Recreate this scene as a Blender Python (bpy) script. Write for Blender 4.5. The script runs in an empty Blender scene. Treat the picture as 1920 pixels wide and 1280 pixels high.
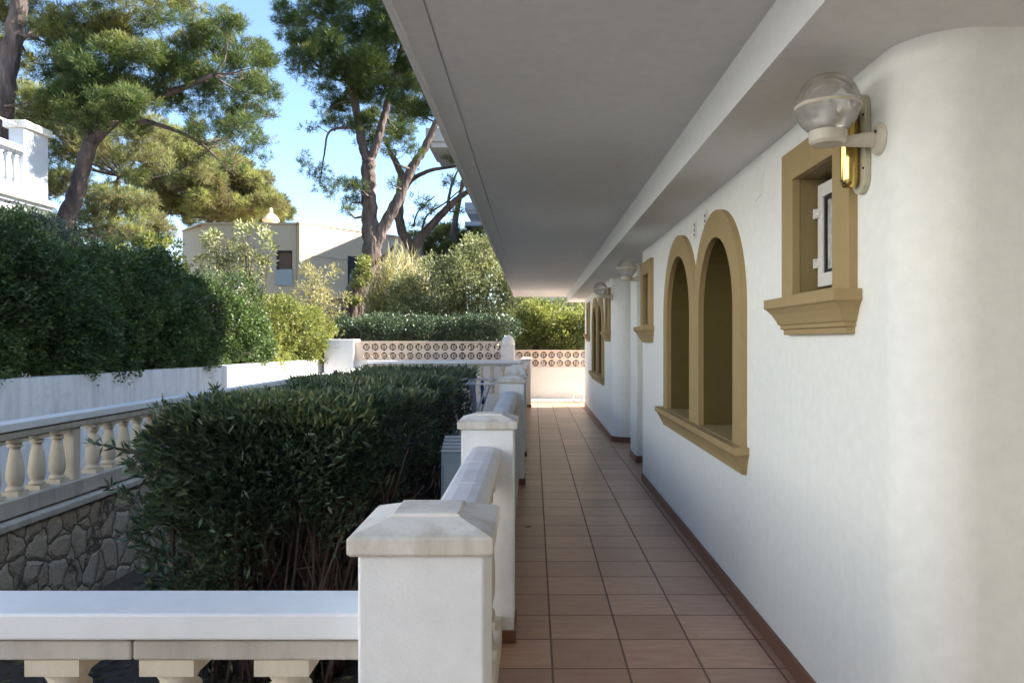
import bpy, bmesh, math, random
import numpy as np
from mathutils import Vector, Matrix
random.seed(7)
rng = np.random.default_rng(11)
S = bpy.context.scene
C = S.collection
PI = math.pi
F, CX, CY, EH = 1450.0, 1001.0, 640.0, 1.45      # focal (px), vanishing point, eye height

def P(px, py, Y):
    return Vector(((px-CX)/F*Y, Y, EH+(CY-py)/F*Y))

# ------------------------------------------------------------------ materials
def mat(name):
    m = bpy.data.materials.new(name); m.use_nodes = True
    nt = m.node_tree; nt.nodes.clear()
    return m, nt
def N(nt, t, **k):
    n = nt.nodes.new(t)
    for a, v in k.items():
        if a in n.inputs: n.inputs[a].default_value = v
        else: setattr(n, a, v)
    return n
def ramp(nt, stops):
    r = nt.nodes.new('ShaderNodeValToRGB')
    e = r.color_ramp.elements
    e[0].position, e[0].color = stops[0][0], (*stops[0][1], 1)
    e[1].position, e[1].color = stops[-1][0], (*stops[-1][1], 1)
    for p, c in stops[1:-1]:
        x = e.new(p); x.color = (*c, 1)
    return r
def mix(nt, fac, a, b, blend='MIX'):
    n = nt.nodes.new('ShaderNodeMix'); n.data_type = 'RGBA'; n.blend_type = blend
    for s, v in ((n.inputs[0], fac), (n.inputs[6], a), (n.inputs[7], b)):
        if hasattr(v, 'links') or hasattr(v, 'is_linked'): nt.links.new(v, s)
        elif isinstance(v, (tuple, list)): s.default_value = (*v, 1) if len(v) == 3 else v
        else: s.default_value = v
    return n.outputs[2]
def finish(nt, color, rough=.6, spec=.4, bump=None, bs=.3, bd=.01, metal=0, extra=None):
    p = nt.nodes.new('ShaderNodeBsdfPrincipled'); o = nt.nodes.new('ShaderNodeOutputMaterial')
    if isinstance(color, (tuple, list)): p.inputs['Base Color'].default_value = (*color, 1)
    else: nt.links.new(color, p.inputs['Base Color'])
    if isinstance(rough, (int, float)): p.inputs['Roughness'].default_value = rough
    else: nt.links.new(rough, p.inputs['Roughness'])
    p.inputs['Specular IOR Level'].default_value = spec
    p.inputs['Metallic'].default_value = metal
    if bump is not None:
        b = nt.nodes.new('ShaderNodeBump'); b.inputs['Strength'].default_value = bs; b.inputs['Distance'].default_value = bd
        nt.links.new(bump, b.inputs['Height']); nt.links.new(b.outputs[0], p.inputs['Normal'])
    nt.links.new(p.outputs[0], o.inputs[0])
    return p
def coords(nt, scale=(1, 1, 1), kind='Object'):
    tc = nt.nodes.new('ShaderNodeTexCoord'); mp = nt.nodes.new('ShaderNodeMapping')
    mp.inputs['Scale'].default_value = scale
    nt.links.new(tc.outputs[kind], mp.inputs[0]); return mp.outputs[0]
def noise(nt, vec, scale, detail=4, rough=.55):
    n = N(nt, 'ShaderNodeTexNoise', Scale=scale, Detail=detail, Roughness=rough)
    nt.links.new(vec, n.inputs['Vector']); return n.outputs[0]
def vmul(nt, a, k):
    n = nt.nodes.new('ShaderNodeMath'); n.operation = 'MULTIPLY'; nt.links.new(a, n.inputs[0]); n.inputs[1].default_value = k; return n.outputs[0]
def math_(nt, op, a, b=None):
    n = nt.nodes.new('ShaderNodeMath'); n.operation = op
    for s, v in ((n.inputs[0], a), (n.inputs[1], b)):
        if v is None: continue
        if hasattr(v, 'is_linked'): nt.links.new(v, s)
        else: s.default_value = v
    return n.outputs[0]

def plaster(name, col, stain=None, amount=.25, fine=220, bs=.35, rough=.85, lump=True):
    m, nt = mat(name); v = coords(nt)
    n1 = noise(nt, v, 1.3, 5); n2 = noise(nt, v, fine, 3, .7); n3 = noise(nt, v, 18, 5)
    st = stain or tuple(c*.8 for c in col)
    r = ramp(nt, [(.38, (0, 0, 0)), (.75, (1, 1, 1))]); nt.links.new(n1, r.inputs[0])
    f = math_(nt, 'MULTIPLY', r.outputs[0], amount)
    c1 = mix(nt, f, col, st)
    r2 = ramp(nt, [(.3, (.94, .94, .94)), (.7, (1, 1, 1))]); nt.links.new(n3, r2.inputs[0])
    c2 = mix(nt, 1.0, c1, r2.outputs[0], 'MULTIPLY')
    n4 = noise(nt, v, 5, 4)
    h = math_(nt, 'ADD', math_(nt, 'ADD', math_(nt, 'MULTIPLY', n2, .5), math_(nt, 'MULTIPLY', n4, 1.3)), n3 if lump else n2)
    finish(nt, c2, rough, .25, h, bs, .004)
    return m
def streaked(name, col, dirt, amount=.5, rough=.8):
    # weathered render: vertical run-off streaks and blotches
    m, nt = mat(name); v = coords(nt, (3, 3, .35)); v2 = coords(nt)
    a = noise(nt, v, 2.2, 6, .65); b = noise(nt, v2, 9, 5, .7); c = noise(nt, v2, 90, 3, .7)
    r = ramp(nt, [(.45, (0, 0, 0)), (.72, (1, 1, 1))]); nt.links.new(a, r.inputs[0])
    r2 = ramp(nt, [(.5, (0, 0, 0)), (.75, (1, 1, 1))]); nt.links.new(b, r2.inputs[0])
    f = math_(nt, 'MULTIPLY', math_(nt, 'MAXIMUM', r.outputs[0], math_(nt, 'MULTIPLY', r2.outputs[0], .7)), amount)
    finish(nt, mix(nt, f, col, dirt), rough, .25, math_(nt, 'ADD', b, math_(nt, 'MULTIPLY', c, .4)), .35, .006)
    return m
def simple(name, col, rough=.5, spec=.4, metal=0, var=.12, sc=8):
    m, nt = mat(name); v = coords(nt); n = noise(nt, v, sc, 4)
    c = mix(nt, n, tuple(x*(1-var) for x in col), tuple(min(1, x*(1+var)) for x in col))
    finish(nt, c, rough, spec, n, .08, .002, metal); return m
def leafmat(name, stops, trans=.3, rough=.5, spec=.35):
    m, nt = mat(name)
    at = nt.nodes.new('ShaderNodeAttribute'); at.attribute_name = 'tone'
    r = ramp(nt, stops); nt.links.new(at.outputs['Fac'], r.inputs[0])
    p = nt.nodes.new('ShaderNodeBsdfPrincipled'); p.inputs['Roughness'].default_value = rough
    p.inputs['Specular IOR Level'].default_value = spec
    t = nt.nodes.new('ShaderNodeBsdfTranslucent'); ms = nt.nodes.new('ShaderNodeMixShader'); o = nt.nodes.new('ShaderNodeOutputMaterial')
    nt.links.new(r.outputs[0], p.inputs['Base Color'])
    nt.links.new(mix(nt, 1.0, r.outputs[0], (1.25, 1.2, .7), 'MULTIPLY'), t.inputs[0])
    ms.inputs[0].default_value = trans
    nt.links.new(p.outputs[0], ms.inputs[1]); nt.links.new(t.outputs[0], ms.inputs[2]); nt.links.new(ms.outputs[0], o.inputs[0])
    return m

M = {}
M['wall'] = plaster('white_wall_paint', (.86, .87, .83), (.82, .82, .77), .3)
M['soffit'] = plaster('soffit_paint', (.80, .81, .81), (.72, .72, .71), .35, bs=.2)
M['beam'] = plaster('beam_paint', (.82, .83, .82), (.75, .75, .73), .3, bs=.2)
M['ochre'] = plaster('ochre_frame_paint', (.385, .285, .14), (.34, .25, .12), .3, 160, .25, .7)
M['recess'] = plaster('shade_toned_reveal', (.125, .092, .03), (.10, .075, .025), .3, 160, .2, .75)  # reveal brown darkened in colour to stand in for shade inside the deep arches
M['recess_light'] = plaster('shade_toned_reveal_brown', (.25, .19, .09), (.22, .165, .075), .3, 160, .2, .75)  # same brown for the small windows, recess shade put in more lightly
M['pillar'] = plaster('pillar_render', (.86, .87, .87), (.74, .74, .72), .4, 160, .6)
M['sunwall'] = streaked('garden_wall_render', (.80, .80, .80), (.36, .34, .33), .55)
M['pierwall'] = streaked('pier_render', (.78, .77, .77), (.5, .48, .47), .3)
M['endwall'] = plaster('end_wall_render', (.80, .76, .70), (.7, .64, .57), .35)
M['capstone'] = streaked('cap_stone', (.78, .75, .68), (.36, .28, .20), .8)
M['railpaint'] = plaster('rail_white_paint', (.78, .79, .80), (.68, .69, .70), .25, 90, .12, .35)
M['raildark'] = streaked('rail_concrete', (.72, .71, .72), (.50, .49, .48), .5, .55)
M['stonerail'] = streaked('cast_stone', (.52, .48, .42), (.2, .18, .15), .6)
M['baluster'] = streaked('baluster_stone', (.66, .58, .46), (.36, .29, .21), .55)
M['pink'] = plaster('breeze_block', (.82, .66, .53), (.70, .54, .42), .4, 120, .3)
M['cream'] = plaster('house_render', (.72, .59, .42), (.66, .54, .385), .35, 60, .2)
M['farwhite'] = streaked('terrace_house_render', (.50, .52, .55), (.5, .47, .44), .4)
M['terracotta'] = simple('skirting_tile', (.20, .095, .06), .4, .4)
M['whitemetal'] = simple('white_metal', (.72, .71, .68), .35, .5, 0, .04)
M['lampplastic'] = simple('cream_plastic', (.58, .53, .44), .4, .5, 0, .04)
M['plate'] = simple('cream_back_plate', (.52, .49, .36), .45, .4, 0, .05)
M['dark'] = simple('dark_slot', (.02, .02, .02), .6)
M['darkglass'] = simple('dark_glass', (.03, .035, .04), .08, .6)
M['windowframe'] = simple('dark_window_frame', (.03, .03, .032), .4)
M['cloth_blue'] = simple('blue_cloth', (.06, .13, .36), .9)
M['cloth_white'] = simple('white_cloth', (.6, .62, .68), .9)
M['acbody'] = simple('pale_grey_metal', (.40, .46, .47), .4, .5)
M['earth'] = plaster('dry_earth', (.10, .075, .055), (.05, .035, .025), .6, 60, 1.0)
M['drive'] = plaster('driveway_concrete', (.34, .32, .30), (.24, .23, .21), .5, 80, .4)
M['wood'] = simple('weathered_wood', (.2, .13, .09), .8)
m, nt = mat('brass'); v = coords(nt, (1, 1, .1)); n = noise(nt, v, 30, 3)
finish(nt, mix(nt, n, (.55, .38, .11), (.74, .54, .20)), .14, .5, None, metal=1); M['brass'] = m
# bark
def bark(name, a, b, c):
    m, nt = mat(name); v = coords(nt, (1, 1, .3)); n = noise(nt, v, 4, 6, .65)
    vo = N(nt, 'ShaderNodeTexVoronoi', Scale=9.0); nt.links.new(v, vo.inputs['Vector'])
    r = ramp(nt, [(.3, a), (.5, b), (.72, c)]); nt.links.new(n, r.inputs[0])
    finish(nt, r.outputs[0], .9, .2, math_(nt, 'ADD', n, math_(nt, 'MULTIPLY', vo.outputs[0], .8)), .9, .06); return m
M['bark'] = bark('pine_bark', (.05, .038, .034), (.115, .088, .078), (.20, .155, .135))
M['barkdark'] = bark('dark_bark', (.04, .032, .028), (.085, .065, .055), (.15, .11, .09))
M['stem'] = bark('shrub_stems', (.06, .038, .03), (.125, .08, .062), (.22, .15, .12))
# frosted glass of window
m, nt = mat('frosted_pane'); v = coords(nt); vo = N(nt, 'ShaderNodeTexVoronoi', Scale=26.0); nt.links.new(v, vo.inputs['Vector'])
finish(nt, mix(nt, vo.outputs[0], (.42, .42, .40), (.62, .61, .58)), .25, .5, vo.outputs[0], .8, .01); M['frost'] = m
# globe glass
def globe(name, tint, op, ribs):
    m, nt = mat(name); v = coords(nt)
    sep = nt.nodes.new('ShaderNodeSeparateXYZ'); nt.links.new(v, sep.inputs[0])
    w = math_(nt, 'SINE', math_(nt, 'MULTIPLY', sep.outputs[2], 620.0))
    gl = nt.nodes.new('ShaderNodeBsdfGlossy'); gl.inputs['Roughness'].default_value = .08; gl.inputs['Color'].default_value = (1, .98, .95, 1)
    tr = nt.nodes.new('ShaderNodeBsdfTransparent'); df = nt.nodes.new('ShaderNodeBsdfTranslucent'); df.inputs[0].default_value = (*tint, 1)
    d2 = nt.nodes.new('ShaderNodeBsdfDiffuse'); d2.inputs[0].default_value = (*tint, 1)
    fr = N(nt, 'ShaderNodeLayerWeight', Blend=.35)
    a = nt.nodes.new('ShaderNodeMixShader'); b = nt.nodes.new('ShaderNodeMixShader'); d = nt.nodes.new('ShaderNodeMixShader'); o = nt.nodes.new('ShaderNodeOutputMaterial')
    d.inputs[0].default_value = .5; nt.links.new(df.outputs[0], d.inputs[1]); nt.links.new(d2.outputs[0], d.inputs[2])
    a.inputs[0].default_value = op; nt.links.new(tr.outputs[0], a.inputs[1]); nt.links.new(d.outputs[0], a.inputs[2])
    f = math_(nt, 'MULTIPLY', fr.outputs['Fresnel'], .9)
    nt.links.new(f, b.inputs[0]); nt.links.new(a.outputs[0], b.inputs[1]); nt.links.new(gl.outputs[0], b.inputs[2])
    if ribs:
        bp = N(nt, 'ShaderNodeBump', Strength=.6, Distance=.004); nt.links.new(w, bp.inputs['Height'])
        nt.links.new(bp.outputs[0], gl.inputs['Normal'])
    nt.links.new(b.outputs[0], o.inputs[0]); return m
M['globe_top'] = globe('globe_clear', (.70, .68, .65), .25, False)
M['globe_low'] = globe('globe_ribbed', (.78, .77, .75), .38, True)
# floor tiles
m, nt = mat('terracotta_floor_tiles'); v = coords(nt)
T = .3345
sep = nt.nodes.new('ShaderNodeSeparateXYZ'); nt.links.new(v, sep.inputs[0])
def cell(o, off):
    s = math_(nt, 'DIVIDE', math_(nt, 'SUBTRACT', o, off), T)
    fr = math_(nt, 'FRACT', s); fl = math_(nt, 'FLOOR', s)
    e = math_(nt, 'MINIMUM', fr, math_(nt, 'SUBTRACT', 1.0, fr)); return e, fl
ex, fx = cell(sep.outputs[0], .0825-T*40); ey, fy = cell(sep.outputs[1], 3.434-T*40)
e = math_(nt, 'MINIMUM', ex, ey)
gr = nt.nodes.new('ShaderNodeMapRange'); gr.inputs['From Min'].default_value = .010; gr.inputs['From Max'].default_value = .019; nt.links.new(e, gr.inputs[0])
cmb = nt.nodes.new('ShaderNodeCombineXYZ'); nt.links.new(fx, cmb.inputs[0]); nt.links.new(fy, cmb.inputs[1])
wn = nt.nodes.new('ShaderNodeTexWhiteNoise'); nt.links.new(cmb.outputs[0], wn.inputs[0])
v2 = coords(nt, (1.2, 5, 1)); st = noise(nt, v2, 5, 6, .62); v3 = coords(nt); bl = noise(nt, v3, 3.0, 5, .6); sp = noise(nt, v3, 60, 3, .6)
r1 = ramp(nt, [(.3, (.41, .24, .16)), (.5, (.50, .305, .21)), (.7, (.60, .40, .29))]); nt.links.new(st, r1.inputs[0])
c = mix(nt, math_(nt, 'MULTIPLY', wn.outputs[0], .62), r1.outputs[0], (.27, .155, .10))
rb = ramp(nt, [(.45, (0, 0, 0)), (.75, (1, 1, 1))]); nt.links.new(bl, rb.inputs[0])
c = mix(nt, math_(nt, 'MULTIPLY', rb.outputs[0], .35), c, (.48, .34, .25))
vs = N(nt, 'ShaderNodeTexVoronoi', Scale=3.1); nt.links.new(coords(nt, (1, 2.2, 1)), vs.inputs['Vector'])
rs = ramp(nt, [(.035, (1, 1, 1)), (.075, (0, 0, 0))]); nt.links.new(vs.outputs[0], rs.inputs[0])
c = mix(nt, math_(nt, 'MULTIPLY', rs.outputs[0], .45), c, (.07, .04, .03))
c = mix(nt, gr.outputs[0], (.15, .10, .075), c)
rr = nt.nodes.new('ShaderNodeMapRange'); rr.inputs['To Min'].default_value = .26; rr.inputs['To Max'].default_value = .40; nt.links.new(st, rr.inputs[0])
rg = mix(nt, gr.outputs[0], (.8, .8, .8), rr.outputs[0])
rgx = nt.nodes.new('ShaderNodeSeparateColor'); nt.links.new(rg, rgx.inputs[0])
h = math_(nt, 'ADD', gr.outputs[0], math_(nt, 'MULTIPLY', bl, .10))
finish(nt, c, rgx.outputs[0], .6, h, .35, .003); M['tiles'] = m
# rubble stone masonry
m, nt = mat('rubble_masonry'); v = coords(nt)
nz = N(nt, 'ShaderNodeTexNoise', Scale=3.0, Detail=6.0, Roughness=.65); nt.links.new(v, nz.inputs['Vector'])
vm = nt.nodes.new('ShaderNodeVectorMath'); vm.operation = 'MULTIPLY_ADD'; nt.links.new(nz.outputs[1], vm.inputs[0]); vm.inputs[1].default_value = (.16,)*3; nt.links.new(v, vm.inputs[2])
vo = N(nt, 'ShaderNodeTexVoronoi', Scale=5.2, feature='DISTANCE_TO_EDGE'); nt.links.new(vm.outputs[0], vo.inputs['Vector'])
vc = N(nt, 'ShaderNodeTexVoronoi', Scale=5.2); nt.links.new(vm.outputs[0], vc.inputs['Vector'])
sc_ = nt.nodes.new('ShaderNodeSeparateColor'); nt.links.new(vc.outputs['Color'], sc_.inputs[0])
rs = ramp(nt, [(0, (.40, .32, .24)), (.5, (.52, .44, .35)), (1, (.64, .58, .50))]); nt.links.new(sc_.outputs[0], rs.inputs[0])
nn = noise(nt, v, 22, 6, .7)
cc = mix(nt, math_(nt, 'MULTIPLY', nn, .7), rs.outputs[0], (.27, .22, .17))
re = ramp(nt, [(.008, (0, 0, 0)), (.04, (1, 1, 1))]); nt.links.new(vo.outputs[0], re.inputs[0])
cc = mix(nt, re.outputs[0], (.12, .095, .075), cc)
hh = math_(nt, 'ADD', math_(nt, 'MINIMUM', math_(nt, 'MULTIPLY', vo.outputs[0], 5.0), .8), math_(nt, 'MULTIPLY', nn, .7))
finish(nt, cc, .9, .2, hh, .8, .035); M['rubble'] = m

# foliage
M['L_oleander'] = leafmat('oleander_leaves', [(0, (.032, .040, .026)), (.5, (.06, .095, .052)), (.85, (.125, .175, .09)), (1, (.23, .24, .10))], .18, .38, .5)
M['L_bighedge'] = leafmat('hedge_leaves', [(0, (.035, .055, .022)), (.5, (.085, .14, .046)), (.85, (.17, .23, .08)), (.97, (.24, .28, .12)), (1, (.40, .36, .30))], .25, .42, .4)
M['L_lit'] = leafmat('sunlit_shrub_leaves', [(0, (.07, .09, .03)), (.5, (.21, .24, .075)), (1, (.42, .42, .16))], .45)
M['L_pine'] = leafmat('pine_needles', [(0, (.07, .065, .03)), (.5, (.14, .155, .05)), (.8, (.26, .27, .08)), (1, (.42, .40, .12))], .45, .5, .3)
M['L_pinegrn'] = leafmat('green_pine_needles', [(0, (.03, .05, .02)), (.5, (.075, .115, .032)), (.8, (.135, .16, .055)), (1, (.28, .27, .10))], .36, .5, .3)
M['L_ochre'] = leafmat('dry_pine_needles', [(0, (.11, .09, .06)), (.3, (.18, .15, .09)), (.5, (.20, .215, .10)), (1, (.36, .40, .15))], .4, .6, .2)
M['L_olive'] = leafmat('olive_leaves', [(0, (.06, .075, .035)), (.4, (.17, .19, .09)), (.8, (.36, .37, .20)), (1, (.58, .56, .42))], .3, .5, .3)
M['L_reed'] = leafmat('reed_leaves', [(0, (.16, .15, .07)), (.4, (.30, .29, .13)), (.8, (.48, .44, .28)), (1, (.66, .58, .46))], .35, .6, .2)
M['L_silver'] = leafmat('silver_leaves', [(0, (.06, .09, .06)), (.6, (.14, .17, .13)), (1, (.3, .34, .28))], .25)

# ------------------------------------------------------------------ mesh helpers
def link(o, parent=None):
    C.objects.link(o)
    if parent is not None: o.parent = parent
    return o
def obj(name, bm, m, parent=None, smooth=False, bevel=0):
    me = bpy.data.meshes.new(name)
    bmesh.ops.recalc_face_normals(bm, faces=bm.faces)
    bm.to_mesh(me); bm.free()
    me.materials.append(M[m] if isinstance(m, str) else m)
    if smooth: me.polygons.foreach_set('use_smooth', [True]*len(me.polygons))
    o = bpy.data.objects.new(name, me); link(o, parent)
    if bevel:
        b = o.modifiers.new('bevel', 'BEVEL'); b.width = bevel; b.segments = 2; b.limit_method = 'ANGLE'; b.angle_limit = .6
        b.harden_normals = False
    return o
def root(name, label, cat, loc=(0, 0, 0), group=None):
    o = bpy.data.objects.new(name, None); C.objects.link(o); o.location = loc
    o.empty_display_size = .2
    o['label'] = label; o['category'] = cat
    if group: o['group'] = group
    return o
def tag(o, label, cat, group=None):
    o['label'] = label; o['category'] = cat
    if group: o['group'] = group
    return o
def struct(o, kind='structure'):
    o['kind'] = kind; return o
def NB(): return bmesh.new()
def box(bm, x0, x1, y0, y1, z0, z1):
    vs = [bm.verts.new((x, y, z)) for x in (x0, x1) for y in (y0, y1) for z in (z0, z1)]
    for f in ((0, 1, 3, 2), (4, 6, 7, 5), (0, 4, 5, 1), (2, 3, 7, 6), (0, 2, 6, 4), (1, 5, 7, 3)):
        bm.faces.new([vs[i] for i in f])
    return vs
def B(x0, x1, y0, y1, z0, z1):
    bm = NB(); box(bm, x0, x1, y0, y1, z0, z1); return bm
def prism(bm, poly, z0, z1):
    a = [bm.verts.new((x, y, z0)) for x, y in poly]; b = [bm.verts.new((x, y, z1)) for x, y in poly]
    bm.faces.new(a); bm.faces.new(b[::-1])
    n = len(poly)
    for i in range(n): bm.faces.new((a[i], a[(i+1) % n], b[(i+1) % n], b[i]))
def rect_loft(bm, rings):
    """rings: list of (x0,x1,y0,y1,z)"""
    prev = None
    for (x0, x1, y0, y1, z) in rings:
        r = [bm.verts.new(p) for p in ((x0, y0, z), (x1, y0, z), (x1, y1, z), (x0, y1, z))]
        if prev is None: bm.faces.new(r)
        else:
            for i in range(4): bm.faces.new((prev[i], prev[(i+1) % 4], r[(i+1) % 4], r[i]))
        prev = r
    bm.faces.new(prev[::-1])
def lathe(bm, prof, cx=0, cy=0, seg=20, z0=0):
    prev = None
    for r, z in prof:
        ring = [bm.verts.new((cx+r*math.cos(2*PI*i/seg), cy+r*math.sin(2*PI*i/seg), z0+z)) for i in range(seg)]
        if prev is None: bm.faces.new(ring)
        else:
            for i in range(seg): bm.faces.new((prev[i], prev[(i+1) % seg], ring[(i+1) % seg], ring[i]))
        prev = ring
    bm.faces.new(prev[::-1])
def tube(bm, pts, rad, seg=8):
    pts = [Vector(p) for p in pts]
    if isinstance(rad, (int, float)): rad = [rad]*len(pts)
    prev = None
    for i, p in enumerate(pts):
        d = (pts[min(i+1, len(pts)-1)]-pts[max(i-1, 0)]).normalized()
        u = d.cross(Vector((0, 1, .01))); 
        if u.length < .1: u = d.cross(Vector((1, 0, 0)))
        u.normalize(); w = d.cross(u)
        ring = [bm.verts.new(p+(u*math.cos(2*PI*k/seg)+w*math.sin(2*PI*k/seg))*rad[i]) for k in range(seg)]
        if prev is None: bm.faces.new(ring)
        else:
            for k in range(seg): bm.faces.new((prev[k], prev[(k+1) % seg], ring[(k+1) % seg], ring[k]))
        prev = ring
    bm.faces.new(prev[::-1])
def smoothline(pts, n=6, wob=0.0):
    pts = [Vector(p) for p in pts]; out = []
    for i in range(len(pts)-1):
        p0 = pts[max(i-1, 0)]; p1 = pts[i]; p2 = pts[i+1]; p3 = pts[min(i+2, len(pts)-1)]
        for k in range(n):
            t = k/n
            q = .5*((2*p1)+(p2-p0)*t+(2*p0-5*p1+4*p2-p3)*t*t+(3*p1-p0-3*p2+p3)*t**3)
            out.append(q+Vector((random.uniform(-wob, wob), random.uniform(-wob, wob), 0)))
    out.append(pts[-1]); return out
def plate(name, loops, a0, a1, m, parent=None, axis='X', bevel=0, at=(0, 0, 0)):
    """extruded plate with holes: loops of 2-D points (first = outline, rest = holes);
    axis X: points are (y,z), extruded x a0..a1; axis Y: points are (x,z), extruded y a0..a1; axis Z: (x,y)."""
    cu = bpy.data.curves.new('tmp', 'CURVE'); cu.dimensions = '2D'; cu.fill_mode = 'BOTH'
    cu.extrude = abs(a1-a0)/2
    for lp in loops:
        s = cu.splines.new('POLY'); s.points.add(len(lp)-1)
        for i, (a, b) in enumerate(lp): s.points[i].co = (a, b, 0, 1)
        s.use_cyclic_u = True
    t = bpy.data.objects.new('tmp', cu); C.objects.link(t)
    dg = bpy.context.evaluated_depsgraph_get(); dg.update()
    me = bpy.data.meshes.new_from_object(t.evaluated_get(dg))
    bpy.data.objects.remove(t); bpy.data.curves.remove(cu)
    mid = (a0+a1)/2
    n = len(me.vertices); co = np.empty(n*3, 'f'); me.vertices.foreach_get('co', co); co = co.reshape(-1, 3)
    if axis == 'X': new = np.stack([co[:, 2]+mid, co[:, 0], co[:, 1]], 1)
    elif axis == 'Y': new = np.stack([co[:, 0], co[:, 2]+mid, co[:, 1]], 1)
    else: new = np.stack([co[:, 0], co[:, 1], co[:, 2]+mid], 1)
    new = new-np.array(at, 'f')
    me.vertices.foreach_set('co', new.astype('f').ravel()); me.name = name
    me.materials.clear(); me.materials.append(M[m])
    bm = NB(); bm.from_mesh(me); bmesh.ops.remove_doubles(bm, verts=bm.verts, dist=1e-5); bmesh.ops.recalc_face_normals(bm, faces=bm.faces); bm.to_mesh(me); bm.free()
    me.polygons.foreach_set('use_smooth', [False]*len(me.polygons))
    o = bpy.data.objects.new(name, me); link(o, parent); o.location = at
    if bevel:
        b = o.modifiers.new('bevel', 'BEVEL'); b.width = bevel; b.segments = 2; b.limit_method = 'ANGLE'; b.angle_limit = .7
    return o
def rect(a0, a1, b0, b1): return [(a0, b0), (a1, b0), (a1, b1), (a0, b1)]
def arch(a0, a1, b0, spring, n=24, squash=1.0):
    r = (a1-a0)/2; c = (a0+a1)/2
    return [(a0, b0), (a1, b0)]+[(c+r*math.cos(PI*i/n), spring+r*squash*math.sin(PI*i/n)) for i in range(n+1)]

# ------------------------------------------------------------------ foliage helpers
def leaf_mesh(name, p, d, L, W, tone, m, parent=None):
    """p (n,3) bases, d (n,3) unit directions, L, W (n,) sizes -> rhombus leaves"""
    n = len(p)
    r = rng.normal(size=(n, 3)); s = np.cross(d, r); s /= np.linalg.norm(s, axis=1, keepdims=True)+1e-9
    v = np.empty((n, 4, 3), 'f')
    v[:, 0] = p; v[:, 1] = p+d*(L*.45)[:, None]+s*(W*.5)[:, None]; v[:, 2] = p+d*L[:, None]; v[:, 3] = p+d*(L*.45)[:, None]-s*(W*.5)[:, None]
    me = bpy.data.meshes.new(name); me.vertices.add(n*4); me.loops.add(n*4); me.polygons.add(n)
    me.vertices.foreach_set('co', v.ravel()); me.loops.foreach_set('vertex_index', np.arange(n*4, dtype='i'))
    me.polygons.foreach_set('loop_start', np.arange(0, n*4, 4, dtype='i'))
    at = me.attributes.new('tone', 'FLOAT', 'POINT'); at.data.foreach_set('value', np.repeat(np.clip(tone, 0, 1), 4).astype('f'))
    me.update(); me.materials.append(M[m])
    o = bpy.data.objects.new(name, me); link(o, parent); return o
def unit(v): return v/(np.linalg.norm(v, axis=1, keepdims=True)+1e-9)
def sph(n): return unit(rng.normal(size=(n, 3)))

def pine_points(blobs, dens=1.0, tuft=.30, needles=9, sub=.36, flat=.75):
    """blobs: (center Vector, radius). Returns needle arrays and list of clump centres."""
    Pp, Dd, Tt, centres = [], [], [], []
    for c, r, *opt in blobs:
        k = opt[0] if opt else 1.0
        ns = max(5, int(14*k))
        u = sph(ns); u[:, 2] = u[:, 2]*.85
        sc = np.array(c)+u*(r*rng.uniform(.45, .95, (ns, 1)))*np.array([1, 1, flat])
        centres.append([(Vector(x)) for x in sc[:6]])
        st = rng.uniform(-.22, .22, ns)
        for j in range(ns):
            rs = r*sub*rng.uniform(.7, 1.25)
            nt_ = int(dens*k*26*(rs/.5)**2)+4
            w = sph(nt_); pos = sc[j]+w*rs*rng.uniform(.55, 1.05, (nt_, 1))*np.array([1, 1, .7])
            ax = unit(w*.7+np.array([0, 0, .45])+rng.normal(size=(nt_, 3))*.3)
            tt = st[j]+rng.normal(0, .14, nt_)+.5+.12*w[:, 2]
            d = unit(np.repeat(ax, needles, 0)+rng.normal(size=(nt_*needles, 3))*.55)
            Pp.append(np.repeat(pos, needles, 0)+rng.normal(size=(nt_*needles, 3))*.03); Dd.append(d)
            Tt.append(np.repeat(tt, needles)+rng.normal(0, .05, nt_*needles))
    p = np.concatenate(Pp); d = np.concatenate(Dd); t = np.concatenate(Tt)
    n = len(p); L = tuft*rng.uniform(.6, 1.15, n); W = L*.085
    return p, d, L, W, t, centres

def blobs_px(lst, Y, spread=1.6):
    out = []
    for e in lst:
        px, py, r = e[:3]; k = e[3] if len(e) > 3 else 1.0
        dy = e[4] if len(e) > 4 else random.uniform(-spread, spread)
        y = Y+dy
        out.append((P(px, py, y), r/F*y, k))
    return out
def nearest(pts, c):
    return min(pts, key=lambda q: (q[0]-c).length+max(0, q[0].z-c.z)*1.5)

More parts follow.
